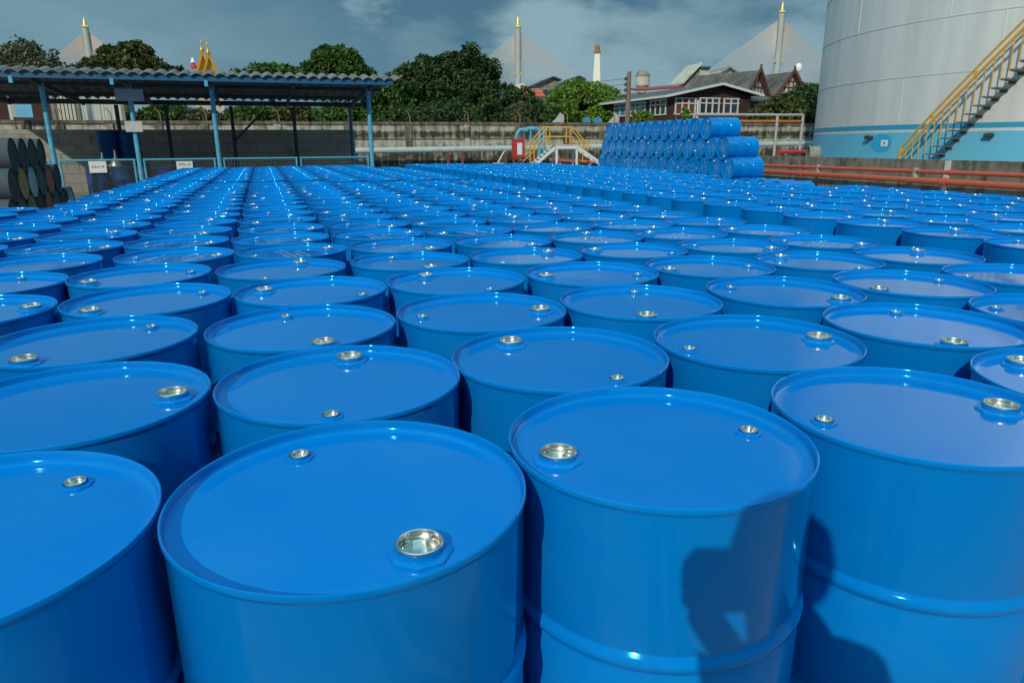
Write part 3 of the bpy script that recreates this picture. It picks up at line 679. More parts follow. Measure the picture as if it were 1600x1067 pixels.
MB().tube([at(843,202,28.6)+Vector((.17,0,0)), D_+Vector((.17,0,0))], .05, 8).build('branch', CYAN, o, 60)
for p in (B_+Vector((.35,0,.0)), C_-Vector((.35,0,0)), at(843,222,28.6)):
    MB().lathe([(.0,-.05),(.09,-.05),(.09,.05),(0,.05)], 14, o=p).build('flange', CYAN, o, 30)

ST = thing('crossover_steps', 'white steel crossover steps with yellow handrails over the pipe', 'stairs', (0,0,0))
Yn, Yf = 26.6, 27.5
def s2(pxn, py): return at(pxn, py, Yn), at(pxn-6, py-.5, Yf)
zp = at(880, 229, Yn).z
PTS = {'botL': (832, 262), 'topL': (868, 230.5), 'topR': (903, 230.5), 'botR': (925, 246)}
for side in (0, 1):
    q = {k: s2(*v)[side] for k, v in PTS.items()}
    lo = q['topL']+(q['botL']-q['topL'])*(q['topL'].z/(q['topL'].z-q['botL'].z)); ro = q['topR']+(q['botR']-q['topR'])*(q['topR'].z/(q['topR'].z-q['botR'].z))
    MB().beam(lo+Vector((0,0,.03)), q['topL'], .05, .10).build('stringer', WHT, ST); MB().beam(ro+Vector((0,0,.03)), q['topR'], .05, .10).build('stringer', WHT, ST)
    MB().beam(q['topL'], q['topR'], .05, .10).build('platform_beam', WHT, ST)
    for t in (.05, .95):
        c = q['topL'].lerp(q['topR'], t); MB().box((c.x-.04,c.y-.04,0),(c.x+.04,c.y+.04,c.z-.066)).build('leg', WHT, ST)
    TL, TR = s2(856, 199.5)[side], s2(896, 199.5)[side]
    BL, BR = s2(822, 236)[side], s2(926, 236)[side]
    mL, mR, mBL, mBR = s2(858, 214)[side], s2(894, 214)[side], s2(818, 252)[side], s2(922, 246)[side]
    b = MB(); b.tube([BL, TL, TR, BR], .024, 10); b.build('handrail', YEL, ST, 50)
    b = MB(); b.tube([mBL, mL, mR, mBR], .02, 8); b.build('mid_rail', YEL, ST, 50)
    for a, e in ((TL+(TR-TL)*.08, q['topL'].lerp(q['topR'], .0)), (TL+(TR-TL)*.88, q['topL'].lerp(q['topR'], .9)), (TL.lerp(BL,.62), lo.lerp(q['topL'],.42)), (TR.lerp(BR,.5), ro.lerp(q['topR'],.6))):
        MB().tube([a, Vector((a.x, a.y, e.z))], .026, 8).build('baluster', YEL, ST, 50)
n0, f0 = s2(*PTS['topL']); n1, f1 = s2(*PTS['topR'])
MB().prism([n0+Vector((0,0,.068)), n1+Vector((0,0,.068)), f1+Vector((0,0,.068)), f0+Vector((0,0,.068))], (0,0,.03)).build('platform', GALV, ST)
nl, fl = s2(*PTS['botL'])
for k in range(1, 7):
    t = k/7.; a, e = n0.lerp(nl, t), f0.lerp(fl, t)
    if a.z > .05: MB().beam(a, e, .22, .03).build('tread', WHT, ST)
o = thing('hose_standpipe', 'bent pale pipe rising from the ground before the wall', 'pipe', (0,0,0))
MB().tube([at(776, 258, 27), at(783, 246, 27), at(787, 238, 27.2), at(790, 236.5, 27.4)], .035, 8).build('pipe', mat('pale_pipe', (.5,.47,.38), .6), o, 50)
MB().box(tuple(at(774,257,27)-Vector((.1,.1,.02))), tuple(at(783,256,27)+Vector((.1,.1,.04)))).build('base', mat('tan_base', (.42,.28,.14), .7), o)
o = thing('red_ground_pipe', 'orange pipe low along the wall between steps and lying drums', 'pipe', (0,0,0))
MB().tube([at(858, 250, 28.9), at(960, 255, 28.9)], .07, 10).build('pipe', ORG, o, 50)
for px in (875, 922): MB().box(tuple(at(px,253,28.9)-Vector((.05,.05,1))), tuple(at(px,253,28.9)+Vector((.05,.05,-.05)))).build('support', GALV, o)

# ------------------------------------------------------------------ storage tank, bund, orange pipes
TD, TH = 29.0, R(38.0); TC = Vector((TD*math.sin(TH), TD*math.cos(TH), 0)); TR_ = TD*math.sin(TH-R(22.55))
def tcyl(px, py, r):
    d = RIGHT*((px-800)/F_PX)+UP*(-(py-533.5)/F_PX)+FWD; ox, oy = -TC.x, -TC.y
    a = d.x**2+d.y**2; bb = 2*(d.x*ox+d.y*oy); cc = ox*ox+oy*oy-r*r; k = (-bb-math.sqrt(max(bb*bb-4*a*cc, 0)))/(2*a)
    return EYE+d*k
def silver():
    m_ = bpy.data.materials.new('tank_silver'); m_.use_nodes = True; t = m_.node_tree; b_ = t.nodes['Principled BSDF']
    tcx = nn(t, 'ShaderNodeTexCoord'); mpp = nn(t, 'ShaderNodeMapping'); mpp.inputs['Scale'].default_value = (1.2, 1.2, .12); t.links.new(tcx.outputs['Object'], mpp.inputs[0])
    n = nn(t, 'ShaderNodeTexNoise'); n.inputs['Scale'].default_value = 1.6; n.inputs['Detail'].default_value = 8; n.inputs['Roughness'].default_value = .6; t.links.new(mpp.outputs[0], n.inputs['Vector'])
    rp = ramp(t, [(.3, (.58,.60,.58)), (.6, (.70,.71,.68)), (.8, (.74,.73,.69))]); t.links.new(n.outputs['Fac'], rp.inputs[0]); t.links.new(rp.outputs[0], b_.inputs['Base Color'])
    b_.inputs['Metallic'].default_value = .2; b_.inputs['Roughness'].default_value = .42
    n2 = nn(t, 'ShaderNodeTexNoise'); n2.inputs['Scale'].default_value = .9; n2.inputs['Detail'].default_value = 3; t.links.new(tcx.outputs['Object'], n2.inputs['Vector'])
    bp = nn(t, 'ShaderNodeBump'); bp.inputs['Strength'].default_value = .35; bp.inputs['Distance'].default_value = .05; t.links.new(n2.outputs['Fac'], bp.inputs['Height']); t.links.new(bp.outputs[0], b_.inputs['Normal'])
    return m_
SILV = silver(); SEAM = mat('weld_seam', (.55,.56,.55), .5, metal=.2); SEAMD = mat('weld_shadow', (.22,.23,.23), .6)
TB = mat('tank_blue', (.13,.47,.66), .45, noise=(.8, (.10,.40,.58), .5)); TB2 = mat('tank_blue_dark', (.03,.30,.50), .45)
tank = thing('storage_tank', 'huge silver cylindrical oil tank with a light blue band round its foot', 'tank', TC)
zt1 = zat(1400, 195.5, *tcyl(1400, 195.5, TR_).xy); zt2 = zat(1400, 203, *tcyl(1400, 203, TR_).xy); zt3 = zat(1400, 207.5, *tcyl(1400, 207.5, TR_).xy)
zs1 = tcyl(1400, 122.5, TR_).z; zs2 = tcyl(1400, 41, TR_).z; dz = zs2-zs1
MB().lathe([(TR_,.1),(TR_,11.5),(TR_-.3,11.6),(0,13.0)], 160).build('shell', SILV, tank, 30)
MB().lathe([(TR_+.004,.12),(TR_+.004,zt3)], 160).build('blue_band', TB, tank, 30)
MB().lathe([(TR_+.004,zt2),(TR_+.004,zt1)], 160).build('stripe', TB2, tank, 30)
MB().lathe([(TR_+.12,.1),(TR_+.12,.12),(TR_+.003,.121)], 120).build('foot_plate', OLDC, tank, 30)
for k in range(-0, 5):
    z = zs1+k*dz
    MB().lathe([(TR_,z-.012),(TR_+.010,z-.008),(TR_+.010,z+.006),(TR_,z+.01)], 160).build('weld_seam', SEAM, tank, 30)
for (px, k) in ((1413, -1), (1556, 0), (1333, 1), (1470, 1.0)):
    p = tcyl(px, 120, TR_+.004)-TC; z0_, z1_ = (zt1 if k < 0 else zs1+k*dz), (zs1 if k < 0 else zs1+(k+1)*dz)
    a = math.atan2(p.y, p.x)
    b = MB(); b.tube([((TR_)*math.cos(a),(TR_)*math.sin(a),z0_+.01),((TR_)*math.cos(a),(TR_)*math.sin(a),z1_-.01)], .012, 6); b.build('weld_seam', SEAM, tank, 40)
def tframe(px, py):
    p = tcyl(px, py, TR_+.005)-TC; a = math.atan2(p.y, p.x); return Matrix.Translation((p.x, p.y, p.z)) @ Matrix.Rotation(a+math.pi/2, 4, 'Z')
for px, py in ((1361, 214.5), (1547, 211)):
    o = MB().box((-.10,-.16,-.045),(.10,.0,.03)).build('lug', DARKST, tank, bevel=.01); o.matrix_local = tframe(px, py)
    MB().box((-.06,-.16,.031),(.06,-.02,.06)).build('cap', OLDC, o)
o = MB().box((-.115,-.012,-.085),(.115,-.004,.085)).build('number_plate', mat('plate_white', (.72,.74,.74), .5), tank); o.matrix_local = tframe(1382, 224)
MB().lathe([(0,-.016),(.035,-.016),(.035,-.0125),(0,-.0125)], 14).xf(Matrix.Rotation(R(90),4,'X') if False else Matrix.Identity(4)).build('emblem', mat('plate_mark', (.12,.20,.16), .6), o) if False else MB().box((-.035,-.015,-.03),(.035,-.0125,.03)).build('mark', mat('plate_mark', (.14,.22,.2), .6), o)
b = MB(); b.lathe([(0,0),(1,0),(1,.002),(0,.0021)], 40); b.xf(Matrix.Rotation(R(90),4,'X') @ Matrix.Diagonal((.36,.25,1,1)))
o = b.build('paint_patch', mat('tank_patch', (.03,.38,.64), .45), tank); o.matrix_local = tframe(1377, 224)
mh = tcyl(1279, 241, TR_)-TC; a = math.atan2(mh.y, mh.x)
b = MB(); b.lathe([(0,0),(.30,0),(.30,.04),(.25,.045),(.25,-.35)], 32); b.xf(Matrix.Rotation(R(90),4,'Y'))
o = b.build('manway', OLDC, tank, 40); o.matrix_local = Matrix.Translation((math.cos(a)*(TR_+.3), math.sin(a)*(TR_+.3), mh.z)) @ Matrix.Rotation(a, 4, 'Z')

stair = thing('tank_staircase', 'yellow railed staircase climbing round the side of the silver tank', 'stairs', TC)
RO = TR_+.72
pA = tcyl(1449, 240, RO)-TC; pB = tcyl(1584, 108, RO)-TC
aA, aB = math.atan2(pA.y, pA.x), math.atan2(pB.y, pB.x); nst = 10
da, dzs = (aB-aA)/nst, (pB.z-pA.z)/nst
TRD = mat('tread_steel', (.16,.13,.09), .6, noise=(9,(.08,.06,.05),.5))
def sp_at(r, k, z=0): a = aA+da*k; return Vector((r*math.cos(a), r*math.sin(a), pA.z+dzs*k+z))
for k in range(-3, 20):
    b = MB(); q = [sp_at(TR_+.02, k-.55), sp_at(RO, k-.55), sp_at(RO, k+.55), sp_at(TR_+.02, k+.55)]
    zz = pA.z+dzs*k
    if zz < .15: continue
    for v in q: v.z = zz
    b.prism(q, (0,0,-.035)); b.prism([q[0],q[3],q[3]+Vector((0,0,-.09)),q[0]+Vector((0,0,-.09))], (q[1]-q[0])*.03); b.build('tread', TRD, stair)
    t0 = sp_at(RO+.012, k-.5); t0.z = zz-.03; t1 = sp_at(RO+.012, k-.5, .0); t1.z = zz+dzs*-.5+.78
    MB().tube([t0, t1], .016, 6).build('baluster', YEL, stair, 50)
b = MB(); b.tube([sp_at(RO+.012, k*.5, .78) for k in range(-9, 41)], .036, 10); b.build('handrail', YEL, stair, 50)
b = MB(); b.tube([sp_at(RO+.012, k*.5, .98+.0*k) for k in range(-9, 41)], .028, 10); b.build('top_rail', YEL, stair, 50)
for k in (-4.4, 0.0, 5.2, 10.5, 15.5):
    MB().tube([sp_at(RO+.012, k, .78), sp_at(RO+.012, k, .98)], .03, 8).build('rail_strut', YEL, stair, 50)
q = sp_at(RO+.012, -4.5); MB().tube([(q.x,q.y,.0),(q.x,q.y,q.z+.99)], .04, 10).build('newel', YEL, stair, 50)

bd0, bd1 = at(1600, 292, 13.0), at(1165, 266, 21.7)
BDV = (bd1-bd0); BDV.z = 0; BDV.normalize(); BN = Vector((BDV.y, -BDV.x, 0))
if BN.x < 0: BN = -BN
ba = math.atan2(BDV.y, BDV.x)
o0 = Vector((bd0.x, bd0.y, 0))
zBu = zat(1430, 249.5, *(o0+BN*.5+BDV*along(o0+BN*.5, BDV, 1430)).xy)
bund = thing('bund_wall', 'dark stained low concrete bund wall in front of the silver tank', 'wall', o0+BN*.5, ba)
MB().box((-9,-.20,0),(14,-0.0,zBu) if BN.dot(Vector((-math.sin(ba),math.cos(ba),0))) < 0 else (14,.2,zBu)).build('wall', BUNDM, bund, bevel=.012) if False else MB().box((-9,-.2,0),(14,0,zBu)).build('wall', BUNDM, bund, bevel=.012)
t = along(o0+BN*.5, BDV, 1471)
MB().box((t-.06,.002,.2),(t+.06,.04,zBu-.01)).build('conduit', mat('white_conduit', (.55,.56,.54), .6), bund)
for (pxa, pya, pxb, pyb, r, lab) in ((1600, 292, 1165, 266, .064, 'thicker lower orange pipe along the bund wall'), (1600, 275, 1165, 258, .044, 'thinner upper orange pipe along the bund wall')):
    za, zb_ = at(pxa, pya, 13.0).z, at(pxb, pyb, 21.7).z; pa, pc = Vector((bd0.x, bd0.y, za)), Vector((bd1.x, bd1.y, zb_)); dv = (pc-pa).normalized()
    o = thing('fire_pipe', lab, 'pipe', (0,0,0), 0, 'orange pipes along the bund')
    off = BN*(.0 if r > .06 else .14)
    MB().tube([pa-dv*5+off, pc+dv*3+off], r, 14).build('pipe', ORG, o, 60)
    for k in range(12):
        c = pa+dv*(-4+k*1.15)+off
        if k % 4 == 1: MB().tube([c-dv*.06, c+dv*.06], r*1.35, 14).build('coupling', ORG, o, 40)
    if r < .06:
        for px in (1271, 1422):
            t = along(pa, dv, px); c = pa+dv*t+off; MB().box((c.x-.04,c.y-.04,c.z-.26),(c.x+.05,c.y+.05,c.z+.07)).build('bracket', GALV, o)

# pipe frame right of the pile
fr = thing('pipe_frame', 'tall grey pipe frame standing over the wall beside the tank', 'frame', (0,0,0))
Yp = 26.0; a, e, g_ = at(1085, 179.5, Yp-1), at(1255, 180, Yp+.4), at(1215, 180, Yp)
MB().tube([a, e], .045, 10).build('top_rail', GALV, fr, 50)
for p, nm in ((a, 1), (g_, 1), (e, 1)):
    MB().tube([(p.x,p.y,0),(p.x,p.y,p.z)], .05, 10).build('post', GALV, fr, 50)
MB().tube([at(1150,190,Yp-.5), at(1252,190,Yp+.35)], .05, 10).build('cross_rail', mat('rust_orange', (.55,.17,.04), .6, noise=(6,(.25,.09,.04),.6)), fr, 50)
MB().tube([at(1216,237.5,Yp), at(1275,237,Yp+.4)], .07, 10).build('low_pipe', mat('crimson', (.48,.05,.06), .5), fr, 50)

# ------------------------------------------------------------------ houses behind the wall
def quadbox(o, name, m_, lo, hi, bevel=None): return MB().box(lo, hi).build(name, m_, o, bevel=bevel)
HO = gp(1043, 46); house = thing('wooden_house', 'dark brown wooden house with white framed windows and a low gable', 'house', HO, E1A)
HX = lambda px: along(HO, E1, px); HY = lambda px: along(HO, E2, px)
hw, hl = HX(1165), HY(947)
zE_ = zat(1043, 148, HO.x, HO.y); ap = HO+E1*HX(1113); zA = zat(1113, 132, ap.x, ap.y); xm = HX(1113)
slope = (zA-zE_)/xm
MB().prism([(0,0,0),(hw,0,0),(hw,0,zE_-.05-max(0,(hw-2*xm))*0),(xm,0,zA-.15),(0,0,zE_-.05)], (0,hl,0)).build('wall', BROWN, house)
def roofslab(o, name, m_, pts, th): MB().prism(pts, (0,0,-th)).build(name, m_, o)
ov = .55
xr = HX(1176)
for (xa, za, xb, zb_, nm) in ((-ov, zE_-slope*ov, xm, zA, 'roof'), (xr, zA-(xr-xm)*slope*1.05, xm, zA, 'roof')):
    MB().prism([(xa,-ov,za),(xb,-ov,zb_),(xb,hl+.6,zb_),(xa,hl+.6,za)], (0,0,.07)).build(nm, GREYROOF, house)
    MB().beam((xa,-ov-.02,za-.02), (xb-(.0),-ov-.02,zb_-.02), .05, .15).build('fascia', WHT, house)
MB().beam((-ov-.02,-ov,zE_-slope*ov-.03), (-ov-.02,hl+.6,zE_-slope*ov-.03), .05, .14).build('fascia', WHT, house)
def window(o, orient, c0, c1, z0_, z1_, cols, pane, trans=True):
    """orient 'f' front wall at y=0, 's' side wall at x=0"""
    b_ = MB(); w = c1-c0; t_ = .07
    def bx(u0, u1, v0, v1, d0, d1):
        if orient == 'f': b_.box((u0,-d1,v0),(u1,-d0,v1))
        else: b_.box((-d1,u0,v0),(-d0,u1,v1))
    zt_ = z0_+(z1_-z0_)*.68
    for u in [c0+w*k/cols for k in range(cols+1)]: bx(u-t_/2*(1.3 if u in (c0, c1) else 1.5), u+t_/2*1.4, z0_, z1_, .0, .06)
    for z in (z0_, zt_, z1_): bx(c0-.1, c1+.1, z-t_/2, z+t_/2, .0, .075)
    f_ = b_.build('window', WHT, o)
    b_ = MB()
    if orient == 'f': b_.box((c0,-.025,z0_),(c1,-.003,z1_))
    else: b_.box((-.025,c0,z0_),(-.003,c1,z1_))
    b_.build('pane', pane, f_)
zw = lambda px, py: zat(px, py, *(HO+E1*HX(px)).xy); zs = lambda px, py: zat(px, py, *(HO+E2*HY(px)).xy)
window(house, 'f', HX(1050), HX(1080), zw(1065,179), zw(1065,154), 3, CURT); window(house, 'f', HX(1087), HX(1116), zw(1101,178), zw(1101,154), 3, GLASS); window(house, 'f', HX(1124), HX(1145), zw(1134,178), zw(1134,155), 2, GLASS)
window(house, 's', HY(1036), HY(1013), zs(1024,180), zs(1024,157), 3, GLASS); window(house, 's', HY(1005), HY(983), zs(994,181), zs(994,161), 3, GLASS_B); window(house, 's', HY(975), HY(958), zs(966,182), zs(966,163), 2, GLASS_B)
x = HX(1083.5); MB().tube([(x,-.08,0),(x,-.08,zw(1083,157))], .07, 8).build('downpipe', WHT, house, 50)
MB().prism([(hw-.2,-.9,zw(1165,160)),(hw+2.6,-.9,zw(1165,160)),(hw+2.6,1.8,zw(1165,151)),(hw-.2,1.8,zw(1165,151))], (0,0,.06)).build('porch_roof', GREYROOF, house)
MB().box((hw+.01,1.9,0),(hw+2.4,4.5,zw(1165,153))).build('porch_wall', DARKST, house)

def thai_house(label, apex, Ya, ridge_end, Yr, basew, pybase, gridded):
    A0 = at(*apex, Ya); B0 = at(*ridge_end, Yr); d = (B0-A0); d.z = 0; L_ = d.length; d.normalize()
    ang = math.atan2(d.y, d.x)-math.pi/2            # local y runs along the ridge
    o = thing('thai_roofed_house', label, 'house', (A0.x, A0.y, 0), ang, 'steep gabled houses behind the wooden house')
    z0_ = at(apex[0], pybase, Ya).z; za = A0.z; w = basew; h_ = za-z0_
    MB().box((-w*.8,.6,0),(w*.8,L_,z0_-.05)).build('wall', BROWN, o)
    for s in (-1, 1):
        MB().prism([(0,.0,za),(s*w*1.08,.0,z0_-h_*.08),(s*w*1.08,L_,z0_-h_*.08),(0,L_,za)], (0,0,-.12)).build('roof', OLDROOF, o)
        b_ = MB(); b_.beam((0,-.06,za+.12),(s*w*1.1,-.06,z0_-h_*.1),.10,.22); b_.build('bargeboard', BARGE, o)
    MB().beam((0,-.06,za-.1),(0,-.06,za+.42),.12,.12).build('finial', BARGE, o)
    MB().prism([(-w*.86,.22,z0_-.05),(w*.86,.22,z0_-.05),(0,.22,za-.28)], (0,.1,0)).build('gable_panel', CREAM, o)
    b_ = MB()
    for k in (-.45,-.15,.15,.45): b_.box((k*w-.035,.15,z0_-.05),(k*w+.035,.216,za-.35-h_*abs(k)*1.02))
    for q_ in (.28,.55): b_.box((-w*(.82-q_*.82),.14,z0_+h_*q_-.035),(w*(.82-q_*.82),.212,z0_+h_*q_+.035))
    b_.build('gable_grid', BARGE, o)
    MB().prism([(-w*1.0,-.7,z0_-.5),(w*1.0,-.7,z0_-.5),(w*.9,.2,z0_-.06),(-w*.9,.2,z0_-.06)], (0,0,-.08)).build('skirt_roof', OLDROOF, o)
    return o
thai_house('steep roofed old Thai house, left of two, with cream gridded gable', (1188, 110), 58, (1085, 122), 62.5, 1.55, 146, True)
thai_house('steep roofed old Thai house, right of two, half behind a tree', (1241, 112), 61, (1180, 119), 65, 1.55, 146, True)

# concrete bits on roofs beyond
o = thing('water_tower', 'old round cream concrete water tank with a dark cap behind the house', 'tower', gp(1000, 66))
zz1, zz0 = zat(1000, 118, *gp(1000,66).xy), zat(1000, 140, *gp(1000,66).xy); rr = 10*66/F_PX
MB().lathe([(rr*.55,0),(rr*.55,zz0),(rr,zz0+.3),(rr,zz1)], 28).build('body', CREAM, o, 40)
MB().lathe([(0,zz1+.45),(rr*.7,zz1+.35),(rr*1.06,zz1+.02),(rr*1.06,zz1-.1)], 28).build('cap', OLDC, o, 40)
o = thing('roof_stairwell', 'slanting pale concrete stairwell rising behind the wooden house roof', 'building', gp(1082, 74), R(10)); Yq = 74; g0 = gp(1082, Yq)
zt, zb = zat(1090, 107, *g0.xy), zat(1068, 135, *g0.xy); sx = Yq/F_PX
MB().prism([(-20*sx,0,0),(13*sx,0,0),(13*sx,0,zt-.2),(4*sx,0,zt),(-20*sx,0,zb)], (0,3,0)).build('wall', OLDC, o)
MB().prism([(-23*sx,-.4,zb+.1),(5*sx,-.4,zt+.35),(5*sx,3.4,zt+.35),(-23*sx,3.4,zb+.1)], (0,0,.2)).build('roof', CREAM, o)
MB().box((3*sx,-.3,zt-1.6),(17*sx,2.8,zt-.1)).build('parapet', CREAM, o); MB().box((2.5*sx,-.5,zt-.09),(17.5*sx,3,zt+.12)).build('cap', DARKST, o)
o = thing('roof_house', 'small white gabled block on the roof left of the steep gables', 'building', gp(1129, 80), R(10)); g0 = gp(1129, 80); sx = 80/F_PX
zt, ze = zat(1129, 107, *g0.xy), zat(1129, 112, *g0.xy)
MB().prism([(-13*sx,0,0),(13*sx,0,0),(13*sx,0,ze),(0,0,zt-.1),(-13*sx,0,ze)], (0,4,0)).build('wall', mat('white_wall', (.6,.6,.57), .8), o)
for s in (-1,1): MB().prism([(s*16*sx,-.5,ze-.35),(0,-.5,zt),(0,4.5,zt),(s*16*sx,4.5,ze-.35)], (0,0,.14)).build('roof', OLDC, o)
o = thing('red_roof_house', 'house with a thin red roof ridge behind the wooden house', 'house', gp(1028, 60), R(14)); g0 = gp(1028,60); sx = 60/F_PX
zt = zat(1028, 138.5, *g0.xy)
MB().box((-32*sx,.5,0),(36*sx,4,zt-.3)).build('wall', OLDC, o)
MB().prism([(-34*sx,0,zt-.25),(38*sx,0,zt+.05),(38*sx,2,zt+.3),(-34*sx,2,zt)], (0,0,.12)).build('roof', mat('red_tin', (.30,.05,.05), .6), o)
o = thing('dish_dome', 'white round dome on a short mast behind the right steep gable', 'dome', gp(1236, 90)); g0 = gp(1236,90); zt = zat(1236, 107, *g0.xy)
MB().tube([(0,0,0),(0,0,zt)], .15, 8).build('mast', GALV, o, 50)
MB().lathe([(0,zt+.55),(.2,zt+.5),(.38,zt+.3),(.45,zt),(.38,zt-.3),(.2,zt-.5),(0,zt-.55)], 20).build('dome', mat('dome_white', (.8,.8,.8), .4), o, 60)

# orange temple hall and ruined concrete blocks, centre
o = thing('temple_hall', 'temple hall with orange tiled roof and white ridge between the trees', 'temple', gp(832, 90), R(4)); g0 = gp(832, 90); sx = 90/F_PX
z1_, z0_, z2_ = zat(832,137,*g0.xy), zat(832,152,*g0.xy), zat(832,126,*g0.xy)
MB().box((-22*sx,1.5,0),(18*sx,5,z0_)).build('wall', CREAM, o)
MB().prism([(-28*sx,0,z0_),(19*sx,0,z0_),(14*sx,3,z1_),(-28*sx,3,z1_)], (0,0,.15)).build('roof', mat('orange_tiles', (.62,.10,.03), .55, noise=(1.2,(.45,.08,.03),.5)), o)
MB().prism([(-28*sx,2.9,z1_+.1),(-9*sx,2.9,z1_+.1),(-9*sx,2.9,z2_-.2),(-11*sx,2.9,z1_+.75),(-28*sx,2.9,z1_+.45)], (0,.4,0)).build('ridge', WHT, o)
MB().box((-28*sx,-.05,z0_-.12),(19.5*sx,.1,z0_+.1)).build('eave_trim', BARGE, o)
for (px, w, pyt, pyb, lab) in ((853, 19, 122, 158, 'grey ruined concrete block with low gable, left of the green tree'), (893, 17, 121, 150, 'grey ruined concrete block with low gable, half behind the green tree')):
    o = thing('concrete_block', lab, 'building', gp(px, 110), R(12), 'unfinished concrete blocks'); g0 = gp(px,110); sx = 110/F_PX
    zt, ze = zat(px,pyt,*g0.xy), zat(px,pyt+7,*g0.xy)
    MB().prism([(-w*sx,0,0),(w*sx,0,0),(w*sx,0,ze+.4),(w*.5*sx,0,zt-.1),(-w*sx,0,ze-.6)], (0,6,0)).build('wall', OLDC, o)
    MB().prism([(-w*1.15*sx,-.6,ze-.75),(w*.5*sx,-.6,zt),(w*.5*sx,6.5,zt),(-w*1.15*sx,6.5,ze-.75)], (0,0,.2)).build('roof', DARKST, o); MB().prism([(w*.5*sx,-.6,zt),(w*1.15*sx,-.6,ze+.2),(w*1.15*sx,6.5,ze+.2),(w*.5*sx,6.5,zt)], (0,0,.2)).build('roof', DARKST, o)
    for r_ in range(2):
        for c_ in range(3):
            u = (-w*.8+c_*w*.55)*sx; v = ze-2.0-r_*1.7; MB().box((u,-.05,v),(u+.7,.0-.002,v+1.0)).build('dark_opening_panel', DARKST, o)  # dark panels on the wall face stand in for shade inside openings

# left wooden house and slatted panels behind the wall
LO = gp(-70, 27.5); lh = thing('plank_house', 'dark reddish plank house behind the wall seen through the shed', 'house', w0+E1*WX(-80)+E2*2.0, E1A)
lo_ = w0+E1*WX(-80)+E2*2.0; LXf = lambda px: along(lo_, E1, px)
MB().box((0,0,0),(LXf(112),4,4.3)).build('wall', mat('red_planks', (.10,.035,.03), .8, noise=(3,(.05,.02,.02),.6)), lh) if False else MB().box((0,0,0),(LXf(112),4,3.7)).build('wall', BROWN, lh)
MB().prism([(-.6,-.7,3.65),(LXf(118),-.7,3.65),(LXf(118),2,4.3),(-.6,2,4.3)], (0,0,.1)).build('roof', mat('red_tin', (.30,.05,.05), .6), lh)
x = LXf(39); MB().box((x-.05,-.06,2.2),(x+.05,-.002,3.4)).build('post', WHT, lh)
SLAT = mat('cream_slats', (.56,.54,.42), .8)
so_ = thing('slatted_fence', 'cream vertical slat fence behind the wall under the shed roof', 'fence', lo_-E2*.6, E1A)
for (pa_, pc_) in ((111, 146), (150, 160), (170, 212)):
    u = LXf(pa_); e = LXf(pc_)
    b = MB()
    while u < e: b.box((u,0,1.9),(u+.085,.03,3.35)); u += .12
    b.build('slat_panel', SLAT, so_)
for px in (110, 147, 163, 213):
    u = LXf(px); MB().box((u-.06,-.05,0),(u+.06,.08,3.5)).build('post', OLDC, so_)
u0, u1 = LXf(110), LXf(213)
for z in (2.1, 3.2): MB().box((u0,.031,z),(u1,.06,z+.06)).build('rail', OLDC, so_)

# gilded temple gable, flag, white chimney
GOLD = mat('gold', (.78,.42,.04), .32, metal=.35, noise=(3,(.6,.25,.03),.5))
o = thing('temple_roof', 'golden orange temple gable with pointed finials above the shed roof', 'temple', gp(337, 75), R(27)); g0 = gp(337, 75); sx = 75/F_PX
za, zb = zat(335, 84, *g0.xy), zat(335, 118, *g0.xy)
for dy, dx, k in ((0, 0.28, .9), (2.2, -.1, 1.12)):
    zt = zb+(za-zb)*k
    for s in (-1, 1):
        b = MB(); b.prism([(dx,dy,zt),(dx+s*.55,dy,zt-1.5),(dx+s*.55,dy+2.0,zt-1.5),(dx,dy+2.0,zt)], (0,0,-.12)); b.prism([(dx+s*.5,dy,zt-1.4),(dx+s*1.25,dy,zb),(dx+s*1.25,dy+2,zb),(dx+s*.5,dy+2,zt-1.4)], (0,0,-.12)); b.build('roof', mat('orange_gold_tiles', (.66,.24,.03), .5, noise=(4,(.5,.16,.02),.5)), o)
        b = MB(); b.beam((dx,dy-.05,zt+.1),(dx+s*.55,dy-.05,zt-1.45),.14,.22); b.beam((dx+s*.55,dy-.05,zt-1.45),(dx+s*1.3,dy-.05,zb),.14,.22); b.build('bargeboard', GOLD, o)
    MB().prism([(dx-.9,dy+.2,zb),(dx+.9,dy+.2,zb),(dx,dy+.2,zt-.4)], (0,.1,0)).build('gable_panel', GOLD, o)
    MB().lathe([(.10,zt),(.2,zt+.15),(.22,zt+.35),(.08,zt+.55),(.05,zt+.8),(.11,zt+.95),(.04,zt+1.1),(.045,zt+1.35),(.015,zt+1.7)], 12, o=(dx,dy,0)).build('finial', GOLD, o, 50)
MB().box((-1.2,.6,0),(1.3,4,zb+.02)).build('wall', CREAM, o)
o = thing('flagpole', 'flagpole with a furled red and white flag left of the golden gable', 'flag', gp(315, 70)); g0 = gp(315,70); zt, zb = zat(315,84,*g0.xy), zat(315,108,*g0.xy)
MB().tube([(0,0,0),(0,0,zt)], .04, 8, .025).build('pole', YEL, o, 50)
for (nm, c, k0, k1) in (('flag', (.75,.75,.76), .28, .62), ('flag_stripe', (.6,.04,.05), .60, .98)):
    b = MB(); z0_, z1_ = zt-(zt-zb)*k0, zt-(zt-zb)*k1
    b.lathe([(.05,z0_),(.16 if nm == 'flag' else .26,(z0_+z1_)/2),(.24 if nm == 'flag' else .28,z1_)], 9); b.xf(Matrix.Translation((.12,0,0))); b.build(nm, mat('cloth_'+nm, c, .8), o, 70)
o = thing('white_chimney', 'white tapering chimney tower with a brown top beyond the green tree', 'chimney', gp(929.5, 280)); g0 = gp(929.5, 280); sx = 280/F_PX
zt, zm, zg = zat(929,70,*g0.xy), zat(929,84,*g0.xy), zat(929,114,*g0.xy)
sl_ = (6.7-4.9)/(zm-zg)
